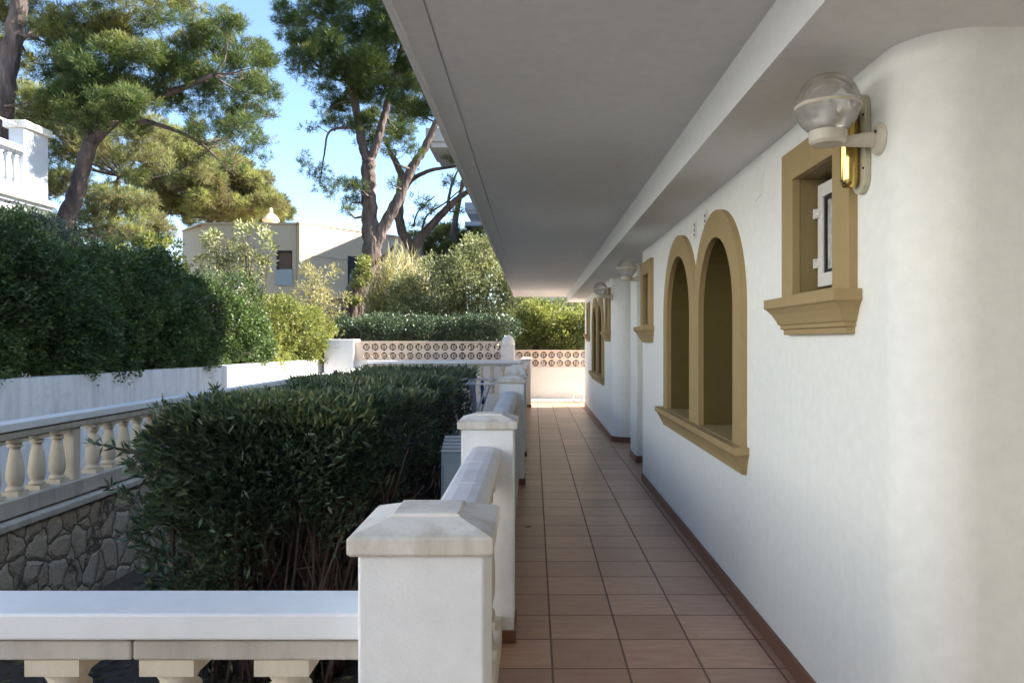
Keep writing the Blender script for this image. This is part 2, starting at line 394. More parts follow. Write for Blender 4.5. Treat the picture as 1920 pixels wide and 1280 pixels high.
def pine(name, label, trunks, blobs, m, barkm='bark', tuft=.30, needles=9, dens=1.0, group=None, base=None, limb=True):
    """trunks: list of (points, radii)"""
    b0 = base or trunks[0][0][0]
    r = root(name, label, 'tree', b0, group)
    off = Vector(b0)
    bm = NB(); skel = []
    for pts, rad in trunks:
        sp = smoothline(pts, 7, rad[0]*.10)
        n = len(sp)
        rr = [np.interp(i/(n-1)*(len(rad)-1), range(len(rad)), rad) for i in range(n)]
        tube(bm, [q-off for q in sp], rr, 10)
        skel += list(zip(sp, rr))
    p, d, L, W, t, centres = pine_points(blobs, dens, tuft, needles)
    if limb:
        for (c, rad, *_), cs in zip(blobs, centres):
            q, qr = nearest(skel, c)
            mid = (q+c)/2+Vector((random.uniform(-.3, .3), random.uniform(-.3, .3), -.12*(c-q).length))
            br = min(qr*.55, .02+.012*(c-q).length+.02)
            sp = smoothline([q, mid, c], 4, .05)
            tube(bm, [x-off for x in sp], [br*(1-.75*i/(len(sp)-1)) for i in range(len(sp))], 6)
            for x in cs:
                s0 = sp[random.randint(len(sp)//2, len(sp)-1)]
                tube(bm, [s0-off, (s0+x)/2-off+Vector((0, 0, -.1)), x-off], [br*.3, br*.2, .008], 4)
    obj('trunk', bm, barkm, r, smooth=True)
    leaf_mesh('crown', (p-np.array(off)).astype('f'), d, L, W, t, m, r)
    return r

def leaves_blob(blobs, n, L, W, up=.3, shell=.55):
    """blobs (centre, (rx,ry,rz)); n leaves in all"""
    vol = np.array([b[1][0]*b[1][1]+b[1][1]*b[1][2]+b[1][0]*b[1][2] for b in blobs]); cnt = (n*vol/vol.sum()).astype(int)
    Pp, Dd, T = [], [], []
    for (c, rr), k in zip(blobs, cnt):
        ns = max(6, k//60); u = sph(ns); cen = np.array(c)+u*np.array(rr)*rng.uniform(shell, .95, (ns, 1))
        idx = rng.integers(0, ns, k); rs = .22*min(rr)+.08
        w = sph(k); pos = cen[idx]+w*rs*rng.uniform(.3, 1.1, (k, 1))
        Pp.append(pos); Dd.append(unit(w+u[idx]*.5+np.array([0, 0, up])+rng.normal(size=(k, 3))*.5))
        tt = rng.uniform(-.2, .2, ns); T.append(.5+tt[idx]+rng.normal(0, .15, k))
    p = np.concatenate(Pp); d = np.concatenate(Dd); t = np.concatenate(T); n = len(p)
    s = rng.uniform(.65, 1.2, n)
    return p, d, L*s, W*s, t
def shrub(name, label, cat, blobs, n, L, W, m, base, stems=6, group=None, stemm='stem', up=.3, sr=.03):
    r = root(name, label, cat, base, group); off = Vector(base)
    bm = NB()
    for i in range(stems):
        c, rr = blobs[i % len(blobs)]; c = Vector(c)
        st = off+Vector((random.uniform(-.25, .25)*rr[0]+(c.x-off.x)*.6, random.uniform(-.3, .3)*rr[1]+(c.y-off.y)*.6, 0))
        e = c+Vector([random.uniform(-.6, .6)*q for q in rr])
        sp = smoothline([st, (st+e)/2+Vector((random.uniform(-.1, .1), random.uniform(-.1, .1), 0)), e], 4)
        tube(bm, [x-off for x in sp], [sr*(1-.7*k/(len(sp)-1)) for k in range(len(sp))], 5)
    obj('stems', bm, stemm, r, smooth=True)
    p, d, L_, W_, t = leaves_blob(blobs, n, L, W, up)
    leaf_mesh('foliage', (p-np.array(off)).astype('f'), d, L_, W_, t, m, r)
    return r

# ================================================================== SETTING
bm = NB(); s = 600
vs = [bm.verts.new(p) for p in ((-s, -s, -1.3), (s, -s, -1.3), (s, s, -1.3), (-s, s, -1.3))]; bm.faces.new(vs)
struct(obj('ground', bm, 'earth'))
def wallx(y): return -5.7+.088*(y-8.26)
bm = NB()
prism(bm, [(wallx(-10)-.2, -10), (wallx(18.4)-.2, 18.4), (-.45, 18.0), (-.45, 19.32), (14, 19.32), (14, 75), (-60, 75), (-60, -10)], -1.28, .62)
struct(obj('raised_terrace', bm, 'earth'))
struct(obj('garden_soil', B(-3.72, -.34, 1.8, 17.0, -1.29, -.6), 'earth'))
struct(obj('garden_path', B(-6.6, -3.86, -6, 17.7, -1.29, -.98), 'drive'))
struct(obj('floor', B(-.16, 2.6, -5, 19.1, -.2, 0), 'tiles'))
struct(obj('porch_floor', B(-5.2, -.16, -5, 1.79, -.2, 0), 'tiles'))
struct(obj('floor_step', B(-.06, 8, 18.45, 19.1, -.1, .045), 'endwall', bevel=.008))
struct(obj('side_paving', B(2.6, 12, 17.2, 19.1, -.2, -.004), 'tiles'))

# ================================================================== VILLA
villa = root('villa', 'white villa with a long covered walkway, ochre framed windows and a flat soffit', 'building', (1.135, 2.5, 0))
VL = Vector((1.135, 2.5, 0))
def vpart(name, bm, m, **k):
    bmesh.ops.translate(bm, verts=bm.verts, vec=-VL); return obj(name, bm, m, villa, **k)
def vplate(name, loops, a0, a1, m, axis='X', parent=None, bevel=0):
    o = plate(name, loops, a0, a1, m, None, axis, bevel)
    co = np.empty(len(o.data.vertices)*3, 'f'); o.data.vertices.foreach_get('co', co)
    o.data.vertices.foreach_set('co', (co.reshape(-1, 3)-np.array(VL, 'f')).ravel()); o.parent = parent or villa
    return o
XW, XF = 1.135, 1.101
G = .018
smallW = [(2.71, 3.44, 0.0, 2.27), (7.33, 8.0, -.035, 2.245), (11.42, 12.05, -.03, 2.25), (15.6, 16.25, -.03, 2.25)]
archW = [(4.115, 4.29, 5.18, 5.486, 6.41, 6.58), (12.45, 12.62, 13.45, 13.72, 14.6, 14.78)]
def sm_open(w): y0, y1, dz, top = w; return (y0+.15, y1-.14, 1.65+dz, top-.13)
def wall_holes(wins, arc):
    h = []
    for w in wins:
        a, b, c, d = sm_open(w); h.append(rect(a-G, b+G, c-G, d+G))
    if arc:
        for a, b in ((arc[1], arc[2]), (arc[3], arc[4])):
            r = (b-a)/2+G; h.append(arch(a-G, b+G, .885-G, 1.64))
    return h
vplate('wall', [rect(2.5, 8.07, 0, 2.42)]+wall_holes(smallW[:2], archW[0]), XW, 1.585, 'wall')
vplate('wall', [rect(11.31, 17.2, 0, 2.42)]+wall_holes(smallW[2:], archW[1]), XW, 1.585, 'wall')
def corner_prism(x, y, r, xe, yb):
    # rounded wall end facing -y, tangent to the corridor wall plane
    pts = [(x+r-r*math.cos(a), y-r*math.sin(a)) for a in [PI/2*i/32 for i in range(33)]]
    return pts+[(xe, y-r), (xe, yb), (x, yb)] if yb > y+1e-6 else pts+[(xe, y-r), (xe, y)]
bm = NB(); prism(bm, corner_prism(XW, 2.5, .2, 2.6, 2.5), 0, 2.42); vpart('wall', bm, 'wall', smooth=False)
bm = NB(); prism(bm, corner_prism(XW, 11.31, .25, 2.6, 11.31), 0, 2.42); vpart('wall', bm, 'wall')
vpart('wall', B(1.23, 1.62, 9.26, 9.85, 0, 2.42), 'wall', bevel=.01)
vpart('wall', B(2.6, 2.8, -5.2, 17.2, -1.2, 2.6), 'wall')
vpart('wall', B(-1.9, 2.6, -2.9, -2.7, 0, 2.6), 'wall')
vpart('wall', B(1.585, 2.6, 17.05, 17.2, 0, 2.42), 'wall')
vpart('wall', B(2.8, 12, -6, 17.2, -1.28, 2.58), 'wall')
vpart('upper_floor', B(1.2, 12, -8, 14.3, 2.86, 9.6), 'wall')
# soffit, edge lip, groove, dropped beam
vpart('canopy_slab', B(-.494, 12, -6, 17.2, 2.587, 2.86), 'soffit')
vpart('canopy_slab', B(-.494, 1.45, 17.201, 19.6, 2.587, 2.86), 'soffit')
vpart('soffit_edge', B(-.494, -.470, -6, 19.6, 2.560, 2.586), 'beam')
vpart('soffit_border', B(-.468, -.368, -6, 19.598, 2.575, 2.586), 'soffit')
vpart('soffit', B(-.360, .80, -6, 19.596, 2.575, 2.586), 'soffit')
vpart('beam', B(.80, 2.6, -5, 17.2, 2.385, 2.585), 'beam')
vpart('beam', B(.80, 1.45, 17.201, 18.5, 2.385, 2.585), 'beam')
# skirting
def strip(pts, z0, z1, th):
    bm = NB()
    for (x0, y0), (x1, y1) in zip(pts[:-1], pts[1:]):
        d = Vector((x1-x0, y1-y0)); n = Vector((-d.y, d.x)).normalized()*th
        prism(bm, [(x0, y0), (x1, y1), (x1+n.x, y1+n.y), (x0+n.x, y0+n.y)], z0, z1)
    return bm
def arcpts(x, y, r, xe):
    return [(xe, y-r)]+[(x+r-r*math.cos(a), y-r*math.sin(a)) for a in [PI/2*(1-i/12) for i in range(13)]]
def sk(pts): vpart('skirting', strip([p for p in pts], 0, .082, .012), 'terracotta')
sk(arcpts(XW, 2.5, .2, 2.6)+[(XW, 8.07), (1.585, 8.07)])
sk([(2.4, 9.26), (1.23, 9.26), (1.23, 9.85), (1.6, 9.85)])
sk(arcpts(XW, 11.31, .25, 2.6)+[(XW, 17.2), (2.5, 17.2)])

def sill_mesh(y0, y1, ztop, h, proj):
    # stepped cornice sill: profile rings from bottom to top, narrowing downwards on both ends
    bm = NB(); b = ztop-h
    prof = [(.30, 0), (.30, .14), (.42, .16), (.42, .26), (.50, .28), (.58, .40), (.72, .56), (.90, .70), (1.0, .74), (1.0, 1.0)]
    rings = []
    for k, z in prof:
        p = proj*k; ins = proj*(1-k)*.9
        rings.append((XW-p, XW+.0, y0+ins, y1-ins, b+h*z))
    rect_loft(bm, [(a-VL.x, b_-VL.x, c-VL.y, d-VL.y, z) for a, b_, c, d, z in rings])
    return bm
def small_window(w, glazed):
    y0, y1, dz, top = w; a, b, c, d = sm_open(w)
    f = vplate('window_frame', [rect(y0, y1, c-.02, top), rect(a, b, c, d)], XF, XW+.002, 'ochre', bevel=.004)
    if w is smallW[0]: f['label'] = 'ochre surround of the nearest small window'
    obj('sill', sill_mesh(y0-.04, y1+.045, c-.016, .155, .1), 'ochre', f, bevel=.002)
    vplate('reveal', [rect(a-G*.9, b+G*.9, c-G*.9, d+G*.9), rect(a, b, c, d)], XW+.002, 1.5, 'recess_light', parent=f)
    bm = B(1.50, 1.52, a-.01, b+.01, c-.01, d+.01); bmesh.ops.translate(bm, verts=bm.verts, vec=-VL)
    obj('back_panel', bm, 'recess_light', f)
    if glazed:
        vplate('casement', [rect(a+.012, b-.012, c+.03, d-.03), rect(a+.062, b-.062, c+.085, d-.085)], 1.206, 1.245, 'whitemetal', parent=f, bevel=.003)
        vplate('casement_bead', [rect(a+.062, b-.062, c+.085, d-.085), rect(a+.078, b-.078, c+.10, d-.10)], 1.216, 1.24, 'dark', parent=f)
        bm = B(1.225, 1.233, a+.07, b-.07, c+.09, d-.09); bmesh.ops.translate(bm, verts=bm.verts, vec=-VL)
        obj('pane', bm, 'frost', f)
        for z in (c+.13, d-.15):
            bm = B(1.19, 1.206, b-.03, b-.002, z-.02, z+.02); box(bm, 1.198, 1.215, b-.05, b-.03, z-.012, z+.012)
            bmesh.ops.translate(bm, verts=bm.verts, vec=-VL); obj('hinge', bm, 'whitemetal', f)
for i, w in enumerate(smallW): small_window(w, i == 0)
def twin_arch(A):
    o0, a0, a1, b0, b1, o1 = A; sp = 1.64; z0 = .89
    ra, rb = (a1-a0)/2, (b1-b0)/2; ca, cb = (a0+a1)/2, (b0+b1)/2
    fa, fb = ca-o0, o1-cb       # outer radii
    mid = (a1+b0)/2
    out = [(o0, z0), (o1, z0)]
    n = 40
    for i in range(n+1):
        t = PI*i/n; y = cb+fb*math.cos(t)
        if y > mid: out.append((y, sp+fb*math.sin(t)*.98))
    ym = mid; zb = sp+.98*math.sqrt(max(0, fb*fb-(mid-cb)**2)); za = sp+.98*math.sqrt(max(0, fa*fa-(mid-ca)**2))
    out.append((mid+.001, min(za, zb)))
    for i in range(n+1):
        t = PI*i/n; y = ca+fa*math.cos(t)
        if y < mid: out.append((y, sp+fa*math.sin(t)*.98))
    f = vplate('arched_window_frame', [out, arch(a0, a1, z0+.003, sp), arch(b0, b1, z0+.003, sp)], XF, XW+.002, 'ochre', bevel=.004)
    for (p, q) in ((a0, a1), (b0, b1)):
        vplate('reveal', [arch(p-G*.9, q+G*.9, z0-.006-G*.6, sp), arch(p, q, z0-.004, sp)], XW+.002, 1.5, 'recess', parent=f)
        bm = B(XW+.002, 1.498, p+.001, q-.001, z0-.0035, z0+.003); bmesh.ops.translate(bm, verts=bm.verts, vec=-VL); obj('inner_sill', bm, 'ochre', f)
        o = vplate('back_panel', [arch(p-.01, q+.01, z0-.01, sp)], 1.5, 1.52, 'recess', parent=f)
    obj('sill', sill_mesh(o0-.045, o1+.14, z0, .15, .085), 'ochre', f, bevel=.002)
for A in archW: twin_arch(A)

# small flush cover plates and cable on the wall
for y, z, lab in ((4.98+.1, 2.245, 'small pale cover plate with two dark screw heads beside the near arch top'), (5.42, 2.235, 'small pale cover plate with screw heads, the one farther along the wall')):
    c = tag(obj('cover_plate', B(-.006, .0, -.045, .045, -.065, .065), 'whitemetal', bevel=.002), lab, 'cover plate', 'cover plates above the arches')
    c.location = (XW, y, z)
    for dz in (-.035, .0, .035):
        bm = B(-.009, -.006, .012, .03, dz-.01, dz+.006); obj('screw_head', bm, 'dark', c)
bm = NB(); tube(bm, [(0, 0, .19), (0, 0, .02), (0, .01, .005), (0, .12, -.02)], .0035, 6)
c = tag(obj('wall_cable', bm, 'wall'), 'thin cable painted over, running down the wall beside the arch', 'cable'); c.location = (XW-.002, 3.83, 2.185)

# ================================================================== WALL LAMPS
def wall_lamp(loc, ang, label):
    r = root('wall_lamp', label, 'lamp', loc, 'globe lamps along the walkway wall'); r.rotation_euler = (0, 0, ang)
    R = .103; gx, gz = -.172, .06
    bm = NB()       # round back plate, axis x
    lathe(bm, [(.053, 0), (.053, .004), (.047, .014), (.028, .022)], seg=32)
    bmesh.ops.rotate(bm, verts=bm.verts, matrix=Matrix.Rotation(-PI/2, 3, 'Y'))
    p = obj('mounting_plate', bm, 'lampplastic', r, smooth=False)
    bm = NB(); tube(bm, [(-.0235, -.022, .02), (-.0275, -.022, .02)], .005, 8); obj('screw', bm, 'dark', p)
    bm = NB(); sp = smoothline([(-.01, 0, 0), (-.07, 0, -.004), (-.13, 0, -.008), (gx-.01, 0, -.006)], 5)
    tube(bm, sp, [.026+(.002-.012*min(1, i/10)) for i in range(len(sp))], 14)
    obj('arm', bm, 'lampplastic', r, smooth=True)
    bm = NB(); lathe(bm, [(.02, -.022), (.05, -.018), (.058, -.008), (.06, .008), (.06, .024), (.052, .028), (.045, .02)], gx, 0, 36)
    obj('globe_holder', bm, 'lampplastic', r)
    a0 = math.asin(.048/R)
    def cap(t0, t1, rad, n=18):
        return [(rad*math.sin(t0+(t1-t0)*i/n), -rad*math.cos(t0+(t1-t0)*i/n)) for i in range(n+1)]
    zc = .02+R*math.cos(a0)
    def surf(t0, t1, name, m):
        bm = NB(); prev = None; seg = 48
        for rr, z in cap(t0, t1, R):
            rr = max(rr, .0004)
            ring = [bm.verts.new((gx+rr*math.cos(2*PI*i/seg), rr*math.sin(2*PI*i/seg), zc+z)) for i in range(seg)]
            if prev:
                for i in range(seg): bm.faces.new((prev[i], prev[(i+1) % seg], ring[(i+1) % seg], ring[i]))
            prev = ring
        return obj(name, bm, m, r, smooth=True)
    surf(a0, PI*.52, 'globe_bowl', 'globe_low')
    surf(PI*.52, PI, 'globe_dome', 'globe_top')
    bm = NB(); lathe(bm, [(R*.996, 0), (R*1.018, .003), (R*1.018, .008), (R*.996, .011)], gx, 0, 48, zc+R*math.cos(PI*.48)-.018)
    # open ring: remove caps
    for f in [f for f in bm.faces if len(f.verts) > 4]: bm.faces.remove(f)
    obj('globe_rim', bm, 'lampplastic', r, smooth=True)
    bm = NB(); lathe(bm, [(.018, 0), (.02, .03), (.028, .05), (.03, .085), (.02, .105), (.004, .11)], gx, 0, 20, .02); obj('bulb', bm, 'whitemetal', r, smooth=True)
    return r
wall_lamp((1.135, 2.535, 2.112), 0, 'nearest globe lamp with ribbed bowl, in front of the brass light')
wall_lamp((1.135, 7.96+.06, 2.10), 0, 'globe lamp at the far end of the near wall, past the arches')
wall_lamp((1.14, 11.26, 2.10), .1, 'farthest globe lamp, on the rounded corner of the far wall')
# brass capsule light
r = root('brass_wall_light', 'polished brass capsule light on a cream rounded back plate beside the small window', 'wall light', (XW, 2.655, 2.125))
def stadium(a0, a1, b0, b1, n=10):
    R = (a1-a0)/2; c = (a0+a1)/2
    return [(c+R*math.cos(PI+PI*i/n), b0+R+R*math.sin(PI+PI*i/n)) for i in range(n+1)]+[(c+R*math.cos(PI*i/n), b1-R+R*math.sin(PI*i/n)) for i in range(n+1)]
plate('back_plate', [stadium(-.055, .055, -.17, .17)], -.022, -.001, 'plate', r, 'X', .004)
bm = NB(); k = 14
lathe(bm, [(.004, -.15), (.02, -.147), (.027, -.136), (.030, -.12), (.030, .10), (.030, .12), (.027, .13), (.02, .14), (.004, .143)], -.052, 0, 28)
obj('brass_body', bm, 'brass', r, smooth=True)
for z in (-.09, .09):
    bm = NB(); tube(bm, [(-.02, -.045, z), (-.026, -.045, z)], .004, 8); obj('screw', bm, 'dark', r)

# ================================================================== BALUSTRADES AND PILLARS
def baluster_bm(h, w=.058):
    bm = NB(); cap = .036
    box(bm, -w, w, -w, w, h-cap, h-.001); box(bm, -w, w, -w, w, .001, cap)
    H = h-2*cap; q = w
    prof = [(q*.9, 0), (q*.98, .02*H), (q*.98, .06*H), (q*.74, .085*H), (q*.80, .12*H), (q*.95, .19*H), (q*1.0, .30*H), (q*.97, .42*H),
            (q*.86, .58*H), (q*.72, .72*H), (q*.58, .83*H), (q*.54, .88*H), (q*.80, .905*H), (q*.83, .93*H), (q*.62, .95*H), (q*.9, H)]
    lathe(bm, prof, 0, 0, 18, cap); return bm
bal_protos = {}
def balusters(parent, pts, h, m='baluster', w=.058):
    key = (round(h, 3), m, w)
    for (x, y, z) in pts:
        if key not in bal_protos:
            o = obj('baluster', baluster_bm(h, w), m, parent, smooth=False); bal_protos[key] = o
            for pgn in o.data.polygons: pgn.use_smooth = abs(pgn.normal.z) < .98 and len(pgn.vertices) == 4 and pgn.index > 11
        else:
            o = bal_protos[key].copy(); C.objects.link(o); o.parent = parent
        o.location = (x, y, z)
# front balustrade
fb = root('balustrade', 'white painted balustrade rail on stone balusters in the foreground', 'balustrade', (-2.6, 1.7, 0))
def rel(bm, o): bmesh.ops.translate(bm, verts=bm.verts, vec=-Vector(o.location)); return bm
obj('rail_board', rel(B(-5, -.349, 1.62, 1.777, .824, .88), fb), 'railpaint', fb, bevel=.006)
obj('rail_spacer', rel(B(-4.99, -.36, 1.655, 1.75, .814, .825), fb), 'dark', fb)
for x0, x1 in ((-5, -.853), (-.850, -.349)):
    obj('stone_rail', rel(B(x0, x1, 1.638, 1.76, .775, .816), fb), 'stonerail', fb, bevel=.005)
obj('plinth', rel(B(-5, -.349, 1.63, 1.77, 0, .10), fb), 'stonerail', fb, bevel=.005)
balusters(fb, [(-.5365-.2437*i+2.6, 0, .10) for i in range(15)], .675)
# left balustrade on the rubble wall
lb = root('balustrade', 'long balustrade with thick tan balusters on the rubble stone wall, far side of the hedge', 'balustrade', (-3.73, 8.8, 0))
for i in range(5):
    a = 1.6+3.1*i
    obj('rail_board', rel(B(-3.80, -3.64, a, a+3.096, .822, .88), lb), 'railpaint', lb, bevel=.006)
obj('stone_rail', rel(B(-3.785, -3.655, 1.6, 17.1, .765, .812), lb), 'stonerail', lb, bevel=.005)
obj('rail_spacer', rel(B(-3.77, -3.67, 1.6, 17.1, .811, .823), lb), 'dark', lb)
obj('plinth', rel(B(-3.80, -3.64, 1.6, 17.1, .22, .343), lb), 'stonerail', lb, bevel=.008)
obj('intermediate_post', rel(B(-3.765, -3.68, 6.19, 6.28, .343, .765), lb), 'baluster', lb, bevel=.006)
balusters(lb, [(0, 5.315-.245*14+.245*i-8.8, .343) for i in range(60) if abs(5.315-.245*14+.245*i-6.27) > .08 and 5.23-.245*14+.245*i < 17], .422, w=.06)
wl = tag(obj('retaining_wall', B(-3.84, -3.60, 1.5, 17.2, -1.25, .150), 'rubble'), 'rough rubble stone retaining wall under the left balustrade', 'stone wall')
obj('coping', B(-3.86, -3.575, 1.5, 17.2, .151, .205), 'stonerail', wl, bevel=.01)
# pillars
def pillar(y, label, z0=0, ztop=1.025, tall=False, m='pillar', x0=-.35, x1=-.098):
    r = root('pillar', label, 'pillar', ((x0+x1)/2, y+.135, z0), 'parapet pillars'); h = ztop-z0
    w = (x1-x0)/2
    obj('shaft', B(-w, w, -.135, .135, .0, h), m, r, bevel=.006)
    obj('skirting', B(-w+.0, w+.012, -.147, .147, 0, .06), 'terracotta', r)
    bm = NB(); o = w+.016
    if tall: rg = [(o, 0), (o+.004, .04), (o-.01, .045), (.09, .13), (.05, .165)]
    else: rg = [(o-.004, 0), (o+.002, .006), (o+.002, .036), (o-.004, .040), (.072, .062), (.070, .0625), (.070, .067), (.066, .069)]
    k = .135/w
    rect_loft(bm, [(-a, a, -(a-w+.135) if a > .1 else -a, (a-w+.135) if a > .1 else a, h+.001+z) for a, z in rg])
    obj('cap', bm, 'capstone', r, bevel=.0025); return r
pillar(1.535, 'nearest white pillar with stained cap at the end of the front rail')
pillar(3.73, 'second white pillar, where the first parapet rail ends')
pillar(7.85, 'third white pillar, halfway along the walkway')
pillar(9.75, 'fourth pillar with a taller pointed cap, right behind the third', ztop=.99, tall=True)
pillar(17.0, 'sunlit cream pillar at the far end of the walkway parapet', ztop=1.03, m='endwall', x0=-.27, x1=-.065)
def segment(y0, y1, label):
    r = root('parapet', label, 'parapet', (-.235, (y0+y1)/2, 0), 'parapet rails between the pillars'); L = (y1-y0)/2
    n = max(1, round((y1-y0)/.5)); st = 2*L/n
    prof = [(-.068, .845), (-.078, .868), (-.082, .89), (-.080, .912), (-.072, .93), (-.058, .941), (-.03, .946), (.02, .946), (.048, .941), (.064, .93), (.074, .912), (.076, .89), (.072, .868), (.062, .845)]
    for i in range(n):
        bm = NB(); a = -L+st*i+.003; b = a+st-.006
        A = [bm.verts.new((x, a, z)) for x, z in prof]; Bv = [bm.verts.new((x, b, z)) for x, z in prof]
        bm.faces.new(A); bm.faces.new(Bv[::-1])
        for k in range(len(prof)): bm.faces.new((A[k], A[(k+1) % len(prof)], Bv[(k+1) % len(prof)], Bv[k]))
        obj('rail_stone', bm, 'raildark', r, bevel=.002)
    bm = NB(); pr = [(x*.955, z*.955+.04) for x, z in prof]
    A = [bm.verts.new((x, -L+.001, z)) for x, z in pr]; Bv = [bm.verts.new((x, L-.001, z)) for x, z in pr]
    bm.faces.new(A); bm.faces.new(Bv[::-1])
    for k in range(len(pr)): bm.faces.new((A[k], A[(k+1) % len(pr)], Bv[(k+1) % len(pr)], Bv[k]))
    obj('mortar', bm, 'railpaint', r)
    obj('under_rail', B(-.062, .058, -L+.001, L-.001, .795, .844), 'baluster', r, bevel=.004)
    obj('plinth', B(-.075, .082, -L+.001, L-.001, .0, .13), 'baluster', r, bevel=.006)
    k = int((y1-y0)/.235); s0 = (y1-y0-.235*(k-1))/2
    balusters(r, [(0, -L+s0+.235*i, .13) for i in range(k)], .665, w=.056)
segment(1.805, 3.73, 'parapet rail between the nearest and second pillars')
segment(4.0, 7.85, 'parapet rail between the second and third pillars')
segment(8.12, 9.75, 'parapet rail between the third and fourth pillars')
segment(10.02, 17.0, 'parapet rail beyond the fourth pillar')
# end balustrade across
eb = root('balustrade', 'sunlit pale balustrade closing the far end of the garden', 'balustrade', (-2.0, 16.95, 0))
obj('rail_board', rel(B(-3.64, -.28, 16.87, 17.05, .965, 1.03), eb), 'railpaint', eb, bevel=.006)
obj('stone_rail', rel(B(-3.64, -.28, 16.89, 17.03, .905, .962), eb), 'stonerail', eb, bevel=.004)
obj('plinth', rel(B(-3.64, -.28, 16.88, 17.04, -.62, .30), eb), 'endwall', eb)
balusters(eb, [(-1.5+.235*i, 0, .30) for i in range(14)], .605)

# ================================================================== GARDEN WALLS
bm = NB(); y0, y1 = -6, 18.3
for a, b, za, zb in ((y0, 8.2, 1.02, 1.04), (8.2, 18.3, 1.04, 1.04)):
    x0, x1 = wallx(a), wallx(b)
    v = [bm.verts.new(p) for p in ((x0-.2, a, -1.28), (x0, a, -1.28), (x1, b, -1.28), (x1-.2, b, -1.28), (x0-.2, a, za), (x0, a, za), (x1, b, zb), (x1-.2, b, zb))]
    for f in ((0, 1, 2, 3), (4, 7, 6, 5), (0, 4, 5, 1), (3, 2, 6, 7), (1, 5, 6, 2), (0, 3, 7, 4)): bm.faces.new([v[i] for i in f])
gw = tag(obj('garden_wall', bm, 'sunwall'), 'weathered white rendered wall below the big hedge, streaked and partly sunlit', 'garden wall')
pw = tag(obj('wall_pier', B(-4.78, -4.10, 17.6, 18.3, -1.28, 1.5), 'pierwall', bevel=.015), 'tall white wall pier left of the lattice blocks', 'wall pier')
obj('letter_slot', B(-4.66, -4.42, 17.59, 17.603, 1.29, 1.315), 'raildark', pw)
def lattice(parent, nx, x0, z0, y, m='pink', s=.2, d=.09):
    loops = [rect(x0, x0+nx*s, z0, z0+2*s)]
    extra = NB()
    for i in range(nx):
        for j in range(2):
            cx, cz = x0+s*(i+.5), z0+s*(j+.5)
            loops.append([(cx+.082*math.cos(2*PI*k/14), cz+.082*math.sin(2*PI*k/14)) for k in range(14)])
    o = plate('lattice_panel', loops, y, y+d, m, parent, 'Y')
    for i in range(nx):
        for j in range(2):
            cx, cz = x0+s*(i+.5), z0+s*(j+.5)
            seg = 12; ri, ro = .024, .044
            vs = []
            for yy in (y+.012, y+d-.012):
                vs.append([[extra.verts.new((cx+q*math.cos(2*PI*k/seg), yy, cz+q*math.sin(2*PI*k/seg))) for k in range(seg)] for q in (ri, ro)])
            for k in range(seg):
                k2 = (k+1) % seg
                extra.faces.new((vs[0][0][k], vs[0][0][k2], vs[0][1][k2], vs[0][1][k])); extra.faces.new((vs[1][0][k], vs[1][1][k], vs[1][1][k2], vs[1][0][k2]))
                extra.faces.new((vs[0][1][k], vs[0][1][k2], vs[1][1][k2], vs[1][1][k])); extra.faces.new((vs[0][0][k], vs[1][0][k], vs[1][0][k2], vs[0][0][k2]))
            for a in (PI/4, 3*PI/4, 5*PI/4, 7*PI/4):
                p1 = (cx+.038*math.cos(a), y+d/2, cz+.038*math.sin(a)); p2 = (cx+.087*math.cos(a), y+d/2, cz+.087*math.sin(a))
                tube(extra, [p1, p2], .008, 4)
    obj('lattice_rings', extra, m, parent)
lw = root('lattice_wall', 'low wall topped with two rows of pink breeze blocks, behind the far balustrade', 'lattice wall', (0, 0, 0))
obj('base_wall', B(-4.10, -.74, 17.7, 17.9, -1.28, 1.02), 'endwall', lw)
lattice(lw, 16, -3.94, 1.021, 17.72)
obj('end_block', B(-4.10, -3.942, 17.72, 17.81, 1.021, 1.421), 'pink', lw)
obj('coping', B(-4.10, -.74, 17.69, 17.84, 1.422, 1.455), 'pink', lw, bevel=.005)
rw = root('lattice_wall', 'cream wall with pink breeze blocks closing the end of the tiled walkway', 'lattice wall', (0, 0, 0))
obj('base_wall', B(-.44, 9, 19.1, 19.3, -1.28, .815), 'endwall', rw)
lattice(rw, 30, -.46, .816, 19.12)
obj('coping', B(-.46, 9, 19.09, 19.24, 1.217, 1.235), 'pink', rw)
bm = NB(); prism(bm, [(-.15, -.15), (.15, -.15), (.15, .15), (-.15, .15)], -1.28, 1.36)
gp = tag(obj('gate_post', bm, 'endwall', bevel=.02), 'stout white post with a rounded top between the two breeze block walls', 'post'); gp.location = (-.59, 17.75, 0)
bm = NB(); lathe(bm, [(.15, 0), (.155, .01), (.155, .04), (.148, .09), (.125, .15), (.09, .20), (.04, .235), (.004, .24)], seg=28, z0=1.361)
obj('rounded_top', bm, 'endwall', gp, smooth=True)

lf = tag(obj('fallen_leaf', B(-.02, .022, -.008, .009, 0, .004), 'barkdark'), 'small dark dead leaf lying on the walkway tiles near the second pillar', 'leaf'); lf.location = (-.045, 6.05, .001); lf.rotation_euler = (.05, -.1, .5)
